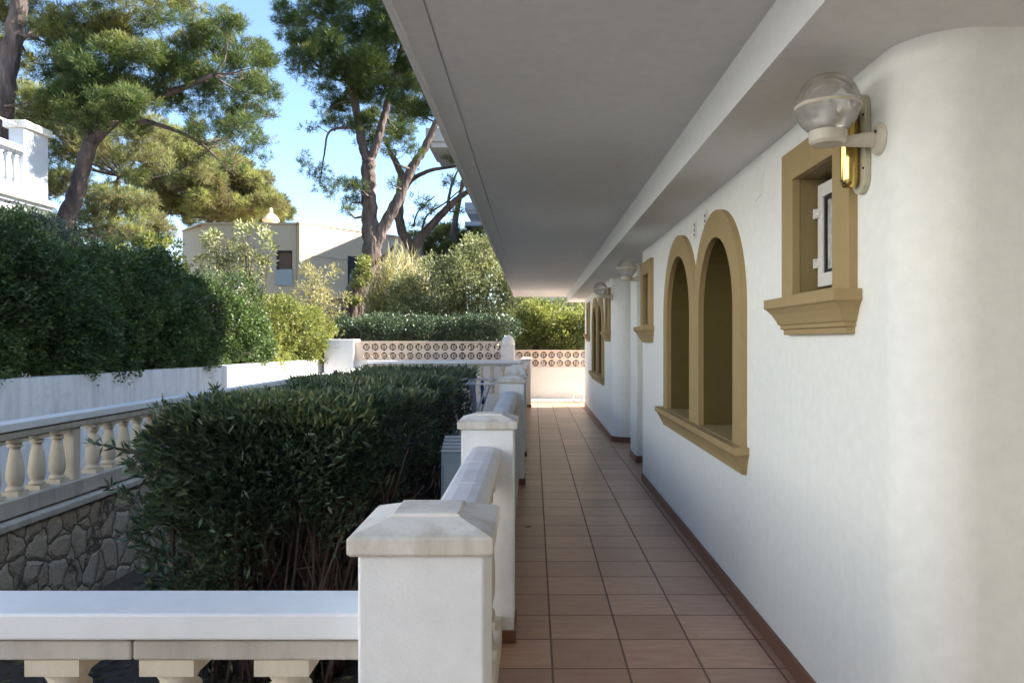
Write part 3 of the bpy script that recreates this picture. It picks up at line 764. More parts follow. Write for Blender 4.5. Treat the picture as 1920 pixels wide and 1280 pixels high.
# little things
ac = root('metal_cabinet', 'pale grey metal cabinet with a slotted sloping lid, tucked behind the second pillar', 'cabinet', (-.53, 5.2, -.6))
bm = NB(); v = box(bm, -.07, .12, -.2, .06, 0, 1.33); obj('body', bm, 'acbody', ac, bevel=.006)
obj('front_panel', B(-.055, .11, -.212, -.202, .1, 1.26), 'acbody', ac, bevel=.004)
bm = NB()
for i in range(5):
    y = -.2+.052*i
    box(bm, -.07, .12, y, y+.024, 1.335+.016*i, 1.35+.016*i)
obj('slotted_lid', bm, 'whitemetal', ac)
obj('lid_base', B(-.065, .115, -.19, .05, 1.33, 1.334), 'dark', ac)
obj('bracket', B(-.11, -.07, -.19, .0, .82, .85), 'whitemetal', ac)
ca = root('clothes_airer', 'white folding clothes airer hung with small pale and blue cloths behind the parapet', 'clothes airer', (-.72, 8.7, -.5))
bm = NB()
for y in (-.5, .5):
    tube(bm, [(-.28, y, 0), (.22, y, 1.5)], .011); tube(bm, [(.28, y, 0), (-.22, y, 1.5)], .011)
for i in range(9):
    x = -.3+.075*i; tube(bm, [(x, -.52, 1.5+.02*(i % 2)), (x, .52, 1.5+.02*(i % 2))], .006, 5)
for y in (-.52, .52): tube(bm, [(-.3, y, 1.5), (.3, y, 1.5)], .011)
obj('frame', bm, 'whitemetal', ca)
def cloth(x, y, w, h, m):
    bm = NB(); n = 8; rows = []
    for j in range(n+1):
        rows.append([bm.verts.new((x+.018*math.sin(i*1.3+j*.4)+.01*j/n, y+w*i/n, 1.52-h*j/n)) for i in range(n+1)])
    for j in range(n):
        for i in range(n): bm.faces.new((rows[j][i], rows[j][i+1], rows[j+1][i+1], rows[j+1][i]))
    g = bmesh.ops.solidify(bm, geom=bm.faces[:], thickness=.004)
    t = tag(obj('hanging_cloth', bm, m, smooth=True), '', 'cloth', 'cloths on the airer'); t.location = ca.location; return t
cl = [(-.3, -.5, .3, .75, 'cloth_white', 'long pale cloth at the left front of the clothes airer'), (-.08, -.4, .12, .22, 'cloth_blue', 'small dark blue cloth in the middle of the clothes airer'),
      (.0, .0, .3, .3, 'cloth_white', 'short white cloth in the middle of the clothes airer'), (.16, -.42, .14, .24, 'cloth_blue', 'small blue cloth on the rail side of the clothes airer'),
      (-.22, .15, .3, .6, 'cloth_white', 'pale cloth at the far left of the clothes airer'), (-.15, -.48, .1, .3, 'cloth_white', 'narrow white cloth between the long cloth and the blue ones'), (.08, -.5, .1, .34, 'cloth_white', 'narrow white cloth between the two blue ones')]
for x, y, w, h, m, lab in cl: cloth(x, y, w, h, m)['label'] = lab
bm = NB()
for k in range(3):
    pts = [(.13*math.cos(a)*(1-.06*k), .02*k, .14+.13*math.sin(a)*(1-.06*k)) for a in [2*PI*i/24 for i in range(25)]]
    tube(bm, pts, .014, 8)
hc = tag(obj('garden_hose', bm, 'whitemetal', smooth=True), 'small coil of white hose leaning at the wall foot at the walkway end', 'hose'); hc.location = (1.04, 18.3, .0)

# ================================================================== HOUSES
ch = root('house', 'cream flat roofed two storey house behind the trees', 'house', (-12, 38, .6))
H = Vector(ch.location)
def W(px, Y): return (px-CX)/F*Y
A_, B_, C_, D_, E_ = (W(342, 39.5), 39.5), (W(378, 37), 37), (W(556, 37), 37), (W(562, 36.6), 36.6), (W(742, 41.5), 41.5)
def hp(name, bm, m, **k): bmesh.ops.translate(bm, verts=bm.verts, vec=-H); return obj(name, bm, m, ch, **k)
bm = NB(); prism(bm, [A_, (B_[0], 37.3), (C_[0], 37.3), (C_[0]+.02, 37.0), D_, E_, (E_[0]+3, 50), (A_[0], 50)], .5, 7.05); hp('wall', bm, 'cream')
wx0, wx1, wz0, wz1 = W(518, 37), W(548, 37), 4.13, 5.80
o = plate('wall', [rect(B_[0], C_[0], .5, 7.05), rect(wx0, wx1, wz0, wz1)], 37.0, 37.295, 'cream', None, 'Y')
o.parent = ch; o.matrix_parent_inverse = Matrix.Translation(-H)
bm = NB(); prism(bm, [(A_[0]-.03, A_[1]-.02), (B_[0]-.02, 36.93), (C_[0]-.04, 36.93), (D_[0]-.02, D_[1]-.07), (E_[0]+.05, E_[1]-.05), (E_[0]+3, 50), (A_[0], 50)], 7.051, 7.12); hp('roof_edge', bm, 'cream')
w = plate('window_frame', [rect(wx0, wx1, wz0, wz1), rect(wx0+.06, wx1-.06, wz0+.72, wz1-.07), rect(wx0+.06, wx1-.06, wz0+.05, wz0+.62)], 37.06, 37.14, 'windowframe', None, 'Y')
w.parent = ch; w.matrix_parent_inverse = Matrix.Translation(-H)
bm = B(wx0, wx1, 37.16, 37.18, wz0, wz1); hp('pane', bm, 'darkglass')
hp('balcony_glass', B(wx0-.02, wx1+.02, 36.93, 36.95, wz0, wz0+.75), 'acbody')
hp('blind', B(wx0+.07, wx1-.07, 37.145, 37.155, wz1-.85, wz1-.08), 'wood')
# slanted right wing details
dv = Vector((E_[0]-D_[0], E_[1]-D_[1])).normalized(); nv = Vector((dv.y, -dv.x))
def wing(px0, px1, z0, z1, off0, off1, name, m):
    pts = []
    for px in (px0, px1):
        t = (W(px, 1)*D_[1]-D_[0])/(dv.x-W(px, 1)*dv.y); pts.append(Vector(D_)+dv*t)
    a, b = pts; q = [a+nv*off0, b+nv*off0, b+nv*off1, a+nv*off1]
    bm = NB(); prism(bm, [(v.x, v.y) for v in q], z0, z1); return hp(name, bm, m)
wing(564, 740, 5.55, 5.60, .01, .03, 'string_course', 'baluster')
wing(652, 676, 4.3, 5.75, .005, .03, 'window_frame', 'windowframe')
wing(655, 673, 4.9, 5.7, .03, .035, 'pane', 'darkglass')
wing(655, 673, 4.3, 4.85, .03, .06, 'balcony_glass', 'acbody')
wing(600, 668, 3.55, 3.75, .01, .5, 'porch_ledge', 'cream')
wing(612, 668, 1.6, 3.0, .01, .03, 'window_frame', 'windowframe')
bm = NB(); cx = W(508, 38.5)
lathe(bm, [(.35, 0), (.35, .3), (.42, .33), (.42, .4), (.25, .62), (.1, .72), (.08, .95), (.02, 1.0)], cx, 38.5, 16, 7.1); hp('chimney', bm, 'cream')

th = root('terrace_house', 'white house with a balustraded roof terrace, upper left', 'house', (-12, 19, .6))
T_ = Vector(th.location)
def tp(name, bm, m, **k): bmesh.ops.translate(bm, verts=bm.verts, vec=-T_); return obj(name, bm, m, th, **k)
tp('wall', B(-22, -12, 3, 19, .5, 4.66), 'farwhite')
tp('cornice', B(-22.1, -11.9, 2.9, 19.1, 4.661, 4.74), 'farwhite', bevel=.01)
tp('cornice', B(-22.2, -11.8, 2.8, 19.2, 4.742, 4.87), 'capstone', bevel=.01)
tp('parapet_plinth', B(-12.2, -11.95, 3, 18.1, 4.871, 5.05), 'farwhite')
tp('parapet_rail', B(-12.24, -11.9, 3, 18.1, 5.86, 6.0), 'farwhite', bevel=.01)
tp('parapet_rail', B(-22, -12.24, 18.75, 19.0, 5.86, 6.0), 'farwhite')
tp('parapet_screen', B(-22, -12.24, 18.85, 18.95, 4.871, 5.86), 'farwhite')
balusters(th, [(-.07, 18.0-.26*i-19, 5.051-.6) for i in range(30)], .808, 'farwhite', .09)
tp('corner_pillar', B(-12.3, -11.93, 18.1, 19.0, 4.871, 6.45), 'farwhite', bevel=.02)
tp('pillar_cap', B(-12.4, -11.86, 18.03, 19.07, 6.451, 6.62), 'capstone', bevel=.02)
bm = NB(); tube(bm, [(-12.07, 3, 6.5), (-12.07, 18.1, 6.5)], .025); 
for i in range(8): tube(bm, [(-12.07, 4+1.9*i, 5.99), (-12.07, 4+1.9*i, 6.5)], .018, 6)
tp('handrail', bm, 'whitemetal')

nh = root('added_bounce_house', 'large white house added out of view, bouncing sunlight onto the walkway', 'house', (-10, -6, -1.2))  # unseen house, added to bounce warm sunlight onto the walkway wall
obj('wall', B(-9, 0, -9, 8.5, 0, 8.2), 'wall', nh)
obj('roof', B(-9.3, .3, -9.3, 8.8, 8.201, 8.45), 'capstone', nh)
ab = root('apartment_building', 'apartment building with projecting balconies, mostly hidden by the canopy', 'building', (2, 40, .6))
A0 = Vector(ab.location)
def ap(name, bm, m, **k): bmesh.ops.translate(bm, verts=bm.verts, vec=-A0); return obj(name, bm, m, ab, **k)
ap('wall', B(-1.2, 10, 31, 56, .5, 12.5), 'farwhite')
ap('balcony', B(-4.2, -1.2, 30, 33.5, 9.2, 9.75), 'farwhite', bevel=.03)
ap('balcony_soffit', B(-4.0, -1.2, 30.1, 33.4, 9.0, 9.19), 'farwhite')
ap('balcony', B(-4.15, -1.2, 46.5, 50, 9.35, 9.8), 'farwhite'); ap('balcony', B(-4.15, -1.2, 46.5, 50, 8.4, 8.65), 'farwhite')
ap('balcony_soffit', B(-4.05, -1.2, 46.6, 49.9, 9.15, 9.34), 'farwhite')

# ================================================================== VEGETATION
# --- oleander hedge in the garden bed
def garden_hedge():
    r = root('garden_hedge', 'long clipped dark green hedge with bare brown stems in the garden bed', 'hedge', (-1.5, 7.3, -.6)); off = np.array(r.location)
    n = 135000
    y = rng.uniform(0, 1, n)**1.25*6.1+4.25
    nr = (y-4.25)/6.1
    top = 1.10+.03*np.sin(y*3.1)+.02*np.sin(y*7.3)-.07*np.exp(-((y-4.3)/.35)**2)
    zz = rng.uniform(0, 1, n)
    k = rng.uniform(0, 1, n)
    # u across, z height; choose surface bias
    u = rng.uniform(0, 1, n)
    face = rng.integers(0, 10, n)
    u = np.where(face < 3, rng.beta(1, 5, n), np.where(face < 5, 1-rng.beta(1, 6, n), u))
    z = -.55+zz**.62*(top+.55)
    z = np.where((face == 5) | (face == 6), top-np.abs(rng.normal(0, .06, n)), z)
    y = np.where((face == 7) | (face == 8), 4.2+np.abs(rng.normal(0, .25, n)), y)
    h = np.clip((z+.6)/1.7, 0, 1)
    bulge = np.sin(np.clip(h, 0, 1)*PI*.9+.15)
    xl = -1.98-.12*bulge*(h < .9)*np.clip(h*1.6, 0, 1)-.10*np.clip((5.6-y)/1.3, 0, 1)*np.clip((h-.35)*2.5, 0, 1)*(h < .93)
    xr = -.84-.12*np.clip((5.5-y), 0, 1)-.9*np.clip(.66-h, 0, 1)
    lump = .09*np.sin(y*5.1+z*4)+.07*np.sin(y*11.3-z*7.1)+.05*np.sin(z*13+y*2)
    x = xl+(xr-xl)*u+lump*(u-.5)*2
    shade = 0
    keep = rng.uniform(0, 1, n) < np.where(u > .4, np.clip((h-.40)*2.6, .02, 1), np.clip(h*1.6+.22, .1, 1))*np.where(y < 5.2, .34+.66*np.clip((h-.45)*2.2, 0, 1), 1)
    # gaps: drop leaves in noise holes low down
    hole = np.sin(x*9+y*6)*np.sin(z*8+y*4.2)
    keep &= ~((hole > .35) & (h < .62))
    x, y, z, u, h = x[keep], y[keep], z[keep], u[keep], h[keep]; n = len(x)
    p = np.stack([x, y, z], 1)
    d = unit(np.stack([(u-.5)*1.2, np.where(y < 4.7, -.9, 0), np.full(n, .45)+.5*(h > .9)], 1)+rng.normal(size=(n, 3))*.55)
    t = .40+.16*np.sin(x*5+y*3.7+z*4)+rng.normal(0, .2, n)+.32*(h > .93)  # topmost leaves toned lighter: highlights from above put into the colour
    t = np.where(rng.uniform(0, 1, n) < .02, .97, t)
    s = rng.uniform(.6, 1.25, n)
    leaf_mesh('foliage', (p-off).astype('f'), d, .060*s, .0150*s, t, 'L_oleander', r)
    # a few leggy shoots leaning out at the near left corner and above the top
    P_, D_, bm = [], [], NB()
    for i in range(116):
        if i < 80: a = Vector((random.uniform(-2.1, -1.7), random.uniform(4.3, 6.3), random.uniform(-.35, .7))); b = a+Vector((random.uniform(-.62, -.2), random.uniform(-.2, .2), random.uniform(.0, .35)))
        else: a = Vector((random.uniform(-2.2, -.9), 4.3+5.8*random.random(), 1.0)); b = a+Vector((random.uniform(-.08, .08), random.uniform(-.08, .08), random.uniform(.05, .13)))
        sp = smoothline([a, (a+b)/2+Vector((0, 0, .04)), b], 4); tube(bm, [q-Vector(off) for q in sp], [.005]*3+[.003]*(len(sp)-3), 4)
        for q in sp[1:]:
            for _ in range(6 if i < 80 else 3): P_.append(q); D_.append(Vector((b-a).normalized())*.6+Vector([random.gauss(0, .5) for _ in range(3)]))
    p = np.array([list(v) for v in P_])-off; d = unit(np.array([list(v) for v in D_])); n = len(p)
    leaf_mesh('shoot_leaves', p.astype('f'), d, np.full(n, .075), np.full(n, .018), rng.normal(.5, .15, n), 'L_oleander', r)
    # stems
    for i in range(420):
        y = 4.62+5.5*random.random()**1.4; x = random.uniform(-2.1, -1.2); z0 = -.61
        lean = random.uniform(-.25, .55) if x > -1.6 else random.uniform(-.4, .3)
        m1 = Vector((x+lean*.35, y+random.uniform(-.2, .2), random.uniform(-.1, .15))); e = Vector((x+lean, y+random.uniform(-.4, .4), random.uniform(.45, .95)))
        sp = smoothline([Vector((x, y, z0)), m1, e], 3, .01); r0 = random.uniform(.006, .019)
        tube(bm, [q-Vector(off) for q in sp], [r0*(1-.55*k/(len(sp)-1)) for k in range(len(sp))], 5)
        for _ in range(3):
            q = sp[random.randint(2, len(sp)-2)]; e2 = q+Vector((random.uniform(-.22, .25), random.uniform(-.25, .25), random.uniform(.08, .4)))
            tube(bm, [v-Vector(off) for v in (q, (q+e2)/2+Vector((.01, 0, -.02)), e2)], [r0*.45, r0*.35, .002], 4)
    obj('stems', bm, 'stem', r, smooth=True)
garden_hedge()
# leaf litter in the bed: uncountable
n = 5000
p = np.stack([rng.uniform(-3.4, -.4, n), rng.uniform(2.2, 16, n), np.full(n, -.592)], 1)
d = unit(np.stack([rng.normal(size=n), rng.normal(size=n), rng.normal(0, .12, n)+.1], 1))
o = leaf_mesh('leaf_litter', p.astype('f'), d, rng.uniform(.05, .1, n), rng.uniform(.015, .035, n), rng.uniform(0, .6, n), 'L_ochre')
o['kind'] = 'stuff'; o['label'] = 'dry fallen leaves on the garden soil'; o['category'] = 'leaf litter'

# --- big hedge above the garden wall
def big_hedge(name, label, y0, y1, ztop, zb, depth, n, L, Wd, m, xoff=0.0, rag=.12, toneamp=.15):
    yc = (y0+y1)/2
    r = root(name, label, 'hedge', (wallx(yc)-depth/2, yc, .62)); off = np.array(r.location)
    y = rng.uniform(y0, y1, n); f = rng.integers(0, 10, n)
    z0 = zb+.10*np.sin(y*2.3)*np.sin(y*.9); zt = ztop(y)+rag*np.sin(y*1.7)+rag*.7*np.sin(y*4.3+1)+rag*.35*np.sin(y*11)
    h = rng.uniform(0, 1, n); u = rng.uniform(0, 1, n)
    u = np.where(f < 5, rng.beta(1, 9, n), u)
    h = np.where((f == 6) | (f == 7), 1-rng.beta(1, 12, n), h)
    y = np.where(f == 8, y1-np.abs(rng.normal(0, .2, n)), y)
    lump = .16*np.sin(y*2.6+h*4)+.10*np.sin(y*6.1-h*7)+.06*np.sin(y*13+h*17)
    prof = .25*np.abs(h-.45)**1.5*2+.25*np.clip(h-.8, 0, 1)*2
    X = np.interp(y, [y0-1, y1-.9, y1], [0, 0, .35])
    x = wallx(y)+xoff-X-prof-u*depth+lump*(1-u)
    z = z0+(zt-z0)*h+rng.normal(0, .04, n)
    p = np.stack([x, y, z], 1)
    d = unit(np.stack([1.0-u*1.5, np.zeros(n), .2+.9*(h > .9)-.5*(h < .1)], 1)+rng.normal(size=(n, 3))*.7)
    t = .45+toneamp*np.sin(y*1.9+z*3)+rng.normal(0, .16, n)
    t = np.where(rng.uniform(0, 1, n) < .003, .985, t)
    s = rng.uniform(.6, 1.3, n)
    leaf_mesh('foliage', (p-off).astype('f'), d, L*s, Wd*s, t, m, r)
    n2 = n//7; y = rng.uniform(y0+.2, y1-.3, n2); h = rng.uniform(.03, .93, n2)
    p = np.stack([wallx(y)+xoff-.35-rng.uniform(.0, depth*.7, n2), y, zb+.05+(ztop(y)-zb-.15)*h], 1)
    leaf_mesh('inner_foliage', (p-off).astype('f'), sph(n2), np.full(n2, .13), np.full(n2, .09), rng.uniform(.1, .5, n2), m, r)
    bm = NB()
    for i in range(int((y1-y0)*9)):
        yy = random.uniform(y0+.2, y1-.3); x0 = wallx(yy)-random.uniform(.5, depth*.8)
        e = Vector((x0+random.uniform(-.4, .55), yy+random.uniform(-.6, .6), random.uniform(1.5, float(ztop(yy))-.15)))
        sp = smoothline([Vector((x0, yy, .6)), (Vector((x0, yy, .6))+e)/2+Vector((random.uniform(-.1, .1), 0, 0)), e], 3)
        tube(bm, [q-Vector(off) for q in sp], [.03*(1-.75*k/(len(sp)-1)) for k in range(len(sp))], 5)
        for _ in range(2):
            q = sp[random.randint(1, len(sp)-1)]; e2 = q+Vector((random.uniform(0, .7), random.uniform(-.4, .4), random.uniform(-.1, .4))); tube(bm, [v-Vector(off) for v in (q, e2)], [.012, .004], 4)
    ns = int((y1-y0)*34); P_, D_ = [], []
    for i in range(ns):
        yy = random.uniform(y0, y1-.2); zt_ = float(ztop(yy)); a = Vector((wallx(yy)+xoff-.35-random.random()**1.5*depth*.6, yy, zt_-.12))
        if i % 3 == 0: a = Vector((wallx(yy)+xoff-.1, yy, random.uniform(zb+.4, zt_-.2)))
        b = a+Vector((random.uniform(-.15, .2)+(.15 if i % 3 == 0 else 0), random.uniform(-.2, .2), random.uniform(.12, .42)))
        tube(bm, [q-Vector(off) for q in (a, (a+b)/2, b)], [.006, .005, .002], 3)
        for k in range(11):
            q = a.lerp(b, random.random()**.7); P_.append(q); D_.append((b-a).normalized()*.5+Vector([random.gauss(0, .6) for _ in range(3)]))
    k = len(P_); leaf_mesh('shoot_leaves', (np.array([list(v) for v in P_])-off).astype('f'), unit(np.array([list(v) for v in D_])), L*rng.uniform(.7, 1.3, k), Wd*rng.uniform(.7, 1.2, k), rng.normal(.65, .18, k), m, r)
    obj('stems', bm, 'stem', r, smooth=True); return r
big_hedge('tall_hedge', 'tall dense dark green hedge above the white garden wall', 4.5, 15.6, lambda y: 2.74-.13*np.clip(y-11.0, 0, 9), .98, 1.6, 230000, .050, .027, 'L_bighedge', xoff=.02)
big_hedge('rounded_shrub', 'sunlit yellow green shrub at the end of the tall hedge', 15.3, 18.9, lambda y: 2.30-.10*(y-17.0)**2, .98, 1.8, 60000, .052, .028, 'L_lit', xoff=.10, rag=.10, toneamp=.1)

# --- pines
SC = 1.0
P0 = [P(2, 260, 20)+Vector((-.3, 0, -6.5)), P(-4, 330, 20), P(6, 215, 20), P(20, 100, 20), P(34, 10, 20), P(56, -120, 20)]
bl = [(60, 30, 75), (15, 110, 55), (130, 50, 60), (62, 190, 38, .7), (240, 15, 75), (335, 5, 42), (170, -60, 90), (40, -70, 90), (300, -70, 80), (-60, 40, 90), (-70, 160, 70), (105, 120, 40, .7), (200, 60, 50), (-40, 300, 50, .6), (30, 250, 34, .5)]
pine('pine_tree', 'tall pine at the left edge with a grey leaning trunk and olive brown crown', [(P0, [.30, .27, .24, .22, .2, .12]), ([P(14, 100, 20), P(60, 60, 20.5), P(120, 50, 21)], [.09, .06, .03])],
     blobs_px(bl, 21, 1.6), 'L_pine', dens=4.2, tuft=.165, needles=12, group='pines around the houses', base=Vector((P0[0].x, 20, .6)))
Y1 = 20.5
t1 = [P(105, 520, Y1)+Vector((0, 0, -2)), P(118, 445, Y1), P(140, 370, Y1), P(160, 300, Y1), P(170, 268, Y1)]
t1a = [P(170, 268, Y1), P(190, 250, Y1), P(225, 218, Y1), P(265, 190, Y1+.3), P(330, 170, Y1+.3), P(400, 140, Y1)]
t1b = [P(168, 275, Y1), P(162, 235, Y1), P(150, 190, Y1), P(140, 120, Y1)]
t1c = [P(225, 218, Y1), P(300, 235, Y1+.5), P(370, 265, Y1+.5), P(430, 320, Y1+.3)]
bl = [(205, 195, 46, 1.2, -1.3), (150, 215, 44, 1, -1.2), (245, 190, 46, 1.2, -1.4), (110, 180, 46, 1, -1), (180, 110, 72, 1.2), (150, 185, 62, 1.3), (225, 165, 62, 1.2), (115, 130, 50), (270, 110, 66, 1.2), (300, 175, 56), (255, 225, 42, .8), (340, 60, 58), (330, 130, 55), (405, 85, 62), (425, 40, 38), (455, 130, 55), (388, 150, 55), (460, 195, 42), (400, 215, 50, .8),
      (485, 150, 26, .8), (500, 210, 24, .5), (440, 245, 42, .5), (350, 235, 42, .6), (400, 265, 36, .35), (470, 285, 34, .6), (455, 240, 40, .8), (495, 265, 24, .5), (495, 110, 30), (505, 175, 26), (440, 310, 24, .25), (100, 215, 30, .5), (60, 215, 30, .5), (220, 50, 60), (130, 70, 50), (480, 90, 28), (370, 290, 26, .35)]
pine('pine_tree', 'big dark green pine with a forked trunk rising behind the tall hedge', [(t1, [.29, .25, .21, .19, .18]), (t1a, [.16, .14, .12, .12, .09, .05]), (t1b, [.14, .12, .09, .05]), (t1c, [.07, .06, .04, .02])],
     blobs_px(bl, Y1, 1.7), 'L_pinegrn', dens=4.4, tuft=.165, needles=12, group='pines around the houses', barkm='bark', base=Vector((t1[0].x, Y1, .6)))
Y2 = 27
t2 = [P(652, 640, Y2)+Vector((0, 0, -.8)), P(660, 575, Y2), P(680, 520, Y2), P(697, 470, Y2), P(693, 400, Y2), P(690, 330, Y2), P(690, 300, Y2)]
t2a = [P(690, 305, Y2), P(678, 265, Y2), P(672, 225, Y2), P(655, 150, Y2), P(630, 60, Y2)]
t2b = [P(691, 305, Y2), P(706, 270, Y2), P(716, 235, Y2), P(735, 160, Y2), P(760, 60, Y2)]
t2c = [P(699, 470, Y2), P(722, 420, Y2), P(748, 372, Y2), P(770, 318, Y2), P(796, 278, Y2), P(830, 200, Y2)]
t2d = [P(675, 240, Y2), P(620, 245, Y2), P(608, 290, Y2), P(600, 340, Y2)]
t2e = [P(705, 488, Y2), P(722, 480, Y2-.3), P(740, 460, Y2-.5)]
bl = [(600, 55, 66, 1.2), (545, 25, 40), (680, 30, 80, 1.2), (740, 90, 66, 1.2), (655, 110, 78, 1.3), (590, 120, 52), (720, 170, 70, 1.2), (645, 175, 46), (772, 180, 46), (705, 235, 42), (750, 240, 38), (785, 140, 46), (560, 70, 35), (620, 200, 30, .8), (790, 210, 24),
      (598, 235, 34, .28), (590, 325, 36, .45), (622, 350, 30, .6), (640, 225, 34, .8), (663, 345, 26, .8), (660, 378, 20, .6), (655, 395, 16, .5), (740, 280, 30, .5), (780, 290, 24, .4), (570, 300, 22, .2), (735, 345, 16, .2),
      (830, 60, 90), (850, 170, 70), (700, -60, 110), (580, -40, 60), (830, -60, 100), (690, 265, 28, .6)]
pine('pine_tree', 'tall pine with a double trunk and dark crown beside the canopy edge', [(t2, [.46, .42, .36, .33, .27, .25, .24]), (t2a, [.17, .16, .15, .12, .06]), (t2b, [.17, .15, .13, .11, .06]), (t2c, [.24, .21, .19, .16, .14, .08]), (t2d, [.06, .04, .03, .02]), (t2e, [.09, .07, .03])],
     blobs_px(bl, Y2, 1.7), 'L_pinegrn', dens=3.6, tuft=.19, needles=12, group='pines around the houses', barkm='bark', base=Vector((t2[0].x, Y2, .6)))
Y3 = 31
t3 = [P(770, 640, Y3)+Vector((0, 0, -.6)), P(775, 560, Y3), P(772, 470, Y3), P(752, 430, Y3), P(748, 380, Y3), P(752, 330, Y3), P(735, 290, Y3), P(720, 262, Y3)]
t3a = [P(772, 470, Y3), P(800, 432, Y3), P(830, 400, Y3), P(855, 375, Y3), P(880, 358, Y3), P(930, 330, Y3)]
t3b = [P(749, 390, Y3), P(765, 345, Y3), P(800, 322, Y3), P(840, 314, Y3), P(880, 310, Y3)]
t3c = [P(838, 392, Y3), P(846, 350, Y3), P(858, 320, Y3)]
t3d = [P(790, 440, Y3), P(800, 405, Y3), P(835, 380, Y3), P(870, 350, Y3)]
t3e = [P(775, 425, Y3), P(785, 395, Y3), P(815, 368, Y3)]
bl = [(900, 300, 50), (940, 360, 50), (860, 300, 26, .25), (870, 345, 24, .2), (790, 380, 22, .12), (780, 420, 18, .12), (830, 340, 20, .12), (810, 390, 22, .12), (850, 395, 20, .12), (960, 270, 60), (720, 255, 30, .5), (775, 330, 18, .1)]
pine('pine_tree', 'thin dark pine with bare arching branches right of the double trunk', [(t3, [.24, .22, .20, .19, .17, .15, .1, .05]), (t3a, [.2, .17, .15, .12, .1, .06]), (t3b, [.12, .1, .08, .06, .04]), (t3c, [.07, .05, .03]), (t3d, [.05, .04, .03, .02]), (t3e, [.04, .03, .02])],
     blobs_px(bl, Y3, .8), 'L_pine', dens=1.0, group='pines around the houses', barkm='barkdark', base=Vector((t3[0].x, Y3, .6)))
def back_tree(label, Y, bl, m, xpx, dens=2.6, tuft=.25, nd=9, sp=2.0):
    t = [Vector((W(xpx, Y), Y, .6)), P(xpx+6, 560, Y), P(xpx-8, 440, Y), P(xpx+10, 330, Y)]
    t = [q for q in t if q.z >= .6]; t.sort(key=lambda q: q.z)
    return pine('pine_tree', label, [(t, [.3, .26, .2, .1][:len(t)])], blobs_px(bl, Y, sp), m, dens=dens, tuft=tuft, needles=nd, group='trees in the background')
back_tree('yellow brown sunlit pine behind the big dark pine', 33, [(60, 190, 60), (120, 215, 55), (185, 235, 60), (260, 245, 60), (325, 265, 55), (380, 300, 45), (60, 240, 55), (110, 270, 60), (215, 290, 62), (270, 300, 55), (130, 345, 50), (205, 370, 66), (60, 330, 60), (20, 300, 60), (255, 390, 52), (160, 430, 55), (100, 420, 50), (230, 440, 50), (300, 430, 40), (0, 400, 70)], 'L_ochre', 215)
back_tree('ochre and green pine above the cream house roof', 43, [(320, 310, 62), (370, 350, 52), (430, 330, 50), (400, 380, 48), (320, 385, 50), (460, 375, 44), (480, 345, 40), (350, 270, 50), (500, 385, 34), (290, 345, 50), (440, 395, 40), (410, 290, 36), (375, 330, 44)], 'L_ochre', 400, tuft=.36)
back_tree('green pine crown just above the cream house roof', 48, [(440, 350, 50), (490, 380, 46), (520, 400, 32), (390, 320, 44), (460, 405, 45), (420, 385, 45), (365, 395, 40)], 'L_pine', 470, tuft=.36)
back_tree('round green pine behind the olive tree', 46, [(800, 455, 34), (850, 445, 38), (890, 450, 36), (930, 470, 50), (830, 480, 44), (880, 490, 50), (780, 490, 40), (990, 480, 60), (1050, 500, 60)], 'L_pine', 860, tuft=.36)
# --- shrubs and small trees
def pb(px, py, Y, rx, rz, ry=None):
    a = rx/F*Y; b = rz/F*Y; return (P(px, py, Y), (a, ry or a, b))
shrub('yellow_shrub', 'bright yellow green shrub left of the cream house', 'shrub', [pb(295, 462, 24, 40, 24), pb(310, 495, 24, 40, 30), pb(240, 470, 24, 50, 30)], 7000, .10, .05, 'L_lit', (W(300, 24), 24, .6))
shrub('young_tree', 'young tree with sparse dark leaves in front of the cream house', 'tree', [pb(420, 455, 19, 40, 28), pb(475, 445, 19, 34, 30), pb(400, 500, 19, 40, 30), pb(460, 500, 19, 45, 35), pb(500, 480, 19, 22, 25)], 2600, .11, .045, 'L_olive', (W(450, 19), 19, .6), stems=26, sr=.02)
shrub('leafy_shrub', 'grey green leafy shrub rising over the hedge below the terrace house', 'shrub', [pb(45, 425, 11.5, 55, 26, .5), pb(100, 450, 11.5, 40, 25, .5), pb(0, 440, 11.5, 50, 30, .5)], 6500, .09, .04, 'L_silver', (W(45, 11.5), 11.5, .6), stems=14, sr=.012)
shrub('pale_shrub', 'thin pale twiggy shrub below the cream house window', 'shrub', [pb(600, 520, 22, 40, 45), pb(570, 560, 22, 40, 30), pb(620, 570, 22, 40, 35)], 2600, .10, .03, 'L_reed', (W(600, 22), 22, .6), stems=30, sr=.014)
shrub('trunk_creeper', 'yellow green creeper hanging on the double pine trunk', 'plant', [pb(678, 515, 26.3, 18, 30), pb(668, 545, 26.3, 14, 30), pb(690, 500, 26.3, 16, 20)], 1500, .14, .05, 'L_lit', (W(672, 26.3), 26.3, .6), stems=5, up=-.4)
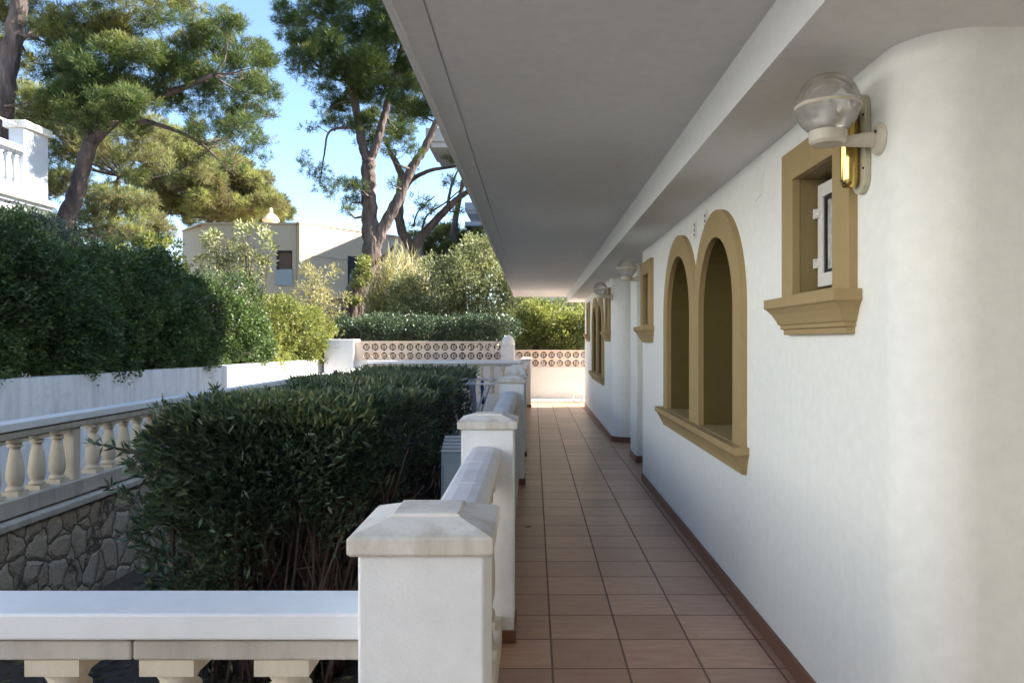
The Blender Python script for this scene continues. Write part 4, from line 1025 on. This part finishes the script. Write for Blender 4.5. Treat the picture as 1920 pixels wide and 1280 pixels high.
def reeds(px0, px1, Y, n, hmin, hmax, label):
    x0, x1 = W(px0, Y), W(px1, Y)
    r = root('reed_clump', label, 'reeds', ((x0+x1)/2, Y, .6)); off = np.array(r.location)
    bx = rng.uniform(x0, x1, n); by = Y+rng.uniform(-1.2, 1.2, n); hh = rng.uniform(hmin, hmax, n)*(.7+.3*np.sin((bx-x0)*1.7)**2)
    z = .6+hh*rng.uniform(.0, 1, n)**.6
    lean = (bx-(x0+x1)/2)*.12*(z-.6)/3
    p = np.stack([bx+lean, by, z], 1)
    d = unit(np.stack([rng.normal(0, .35, n), rng.normal(0, .35, n), rng.uniform(.1, 1.3, n)], 1))
    L = rng.uniform(.25, .6, n); t = .45+.25*np.sin(bx*2.1+z)+rng.normal(0, .15, n)
    leaf_mesh('leaves', (p-off).astype('f'), d, L, L*.07, t, 'L_reed', r)
    bm = NB()
    for i in range(110):
        x = random.uniform(x0, x1); h = random.uniform(hmin, hmax); y = Y+random.uniform(-1, 1); k = (x-(x0+x1)/2)*.12*h/3+random.uniform(-.15, .15)
        tube(bm, [(x-off[0], y-off[1], 0), (x-off[0]+k*.4, y-off[1], h*.5), (x-off[0]+k, y-off[1], h)], [.014, .012, .006], 4)
    obj('canes', bm, 'wood', r)
reeds(702, 795, 25, 9000, 1.8, 3.9, 'dry yellow and pale reeds at the foot of the double pine')
shrub('olive_tree', 'large silvery olive tree beside the canopy edge', 'tree', [pb(820, 540, 23.5, 60, 60), pb(880, 520, 23.5, 62, 60), pb(925, 550, 23.5, 55, 60), pb(780, 585, 23.5, 55, 40), pb(850, 590, 23.5, 62, 45), pb(910, 600, 23.5, 55, 40), pb(895, 465, 23.5, 36, 34), pb(760, 550, 23.5, 34, 36), pb(955, 600, 23.5, 50, 40), pb(970, 540, 23.5, 50, 50)],
      36000, .10, .042, 'L_olive', (W(860, 23.5), 23.5, .6), stems=34, sr=.05)
shrub('dark_hedge', 'low dark hedge standing right behind the pink breeze blocks', 'hedge', [pb(px, 618+random.uniform(-3, 3), 19.8, 30, 26, .5) for px in range(640, 950, 34)], 26000, .065, .032, 'L_oleander', (W(790, 19.8), 19.8, .6), stems=30)  # darker leaf material puts this hedge's shade into its colour
shrub('sunlit_shrub', 'pale yellow green shrub behind the wall at the end of the walkway', 'shrub', [pb(985, 615, 21.5, 34, 36), pb(1035, 610, 21.5, 40, 40), pb(1085, 615, 21.5, 40, 42), pb(1140, 610, 21.5, 45, 45), pb(1010, 590, 21.5, 36, 28), pb(1060, 640, 21.5, 55, 22), pb(985, 645, 21.5, 40, 20)], 26000, .085, .04, 'L_lit', (W(1045, 21.5), 21.5, .6), stems=24)
shrub('olive_tree', 'silvery leaves of an olive tree seen above the end of the walkway', 'tree', [pb(1060, 585, 25, 50, 30), pb(1000, 580, 25, 40, 28), pb(1130, 580, 25, 50, 40)], 8000, .10, .045, 'L_olive', (W(1080, 25), 25, .6), stems=16)

# overhead cable
# ================================================================== LIGHT, SKY, CAMERA
AZ, EL = math.radians(9), math.radians(36)      # azimuth from +x towards +y, elevation
sd = Vector((math.cos(EL)*math.cos(AZ), math.cos(EL)*math.sin(AZ), math.sin(EL)))
L = bpy.data.lights.new('sun', 'SUN'); L.energy = 5.0; L.angle = math.radians(.53); L.color = (1, .94, .85)
so = bpy.data.objects.new('sun', L); C.objects.link(so); so.rotation_euler = (-sd).to_track_quat('-Z', 'Y').to_euler(); so.location = (20, 10, 30)
w = bpy.data.worlds.new('World'); S.world = w; w.use_nodes = True; nt = w.node_tree; nt.nodes.clear()
sky = nt.nodes.new('ShaderNodeTexSky'); sky.sky_type = 'NISHITA'; sky.sun_disc = False
sky.sun_elevation = EL; sky.sun_rotation = math.atan2(sd.x, sd.y); sky.air_density = 1.0; sky.dust_density = .2; sky.ozone_density = 3.0
bg = nt.nodes.new('ShaderNodeBackground'); bg.inputs[1].default_value = .083; o = nt.nodes.new('ShaderNodeOutputWorld')
nt.links.new(sky.outputs[0], bg.inputs[0]); nt.links.new(bg.outputs[0], o.inputs[0])
cd = bpy.data.cameras.new('camera'); cam = bpy.data.objects.new('camera', cd); C.objects.link(cam)
cam.location = (0, 0, EH); cam.rotation_euler = (PI/2, 0, 0)
cd.sensor_width = 36; cd.lens = F/1920*36; cd.shift_x = -(CX-960)/1920; cd.shift_y = 0; cd.clip_end = 1500; cd.clip_start = .05
S.camera = cam
S.view_settings.view_transform = 'Standard'; S.view_settings.look = 'None'; S.view_settings.exposure = 2.2; S.view_settings.gamma = 1
S.cycles.max_bounces = 10; S.cycles.diffuse_bounces = 6; S.cycles.transparent_max_bounces = 16
S.cycles.sample_clamp_indirect = 6
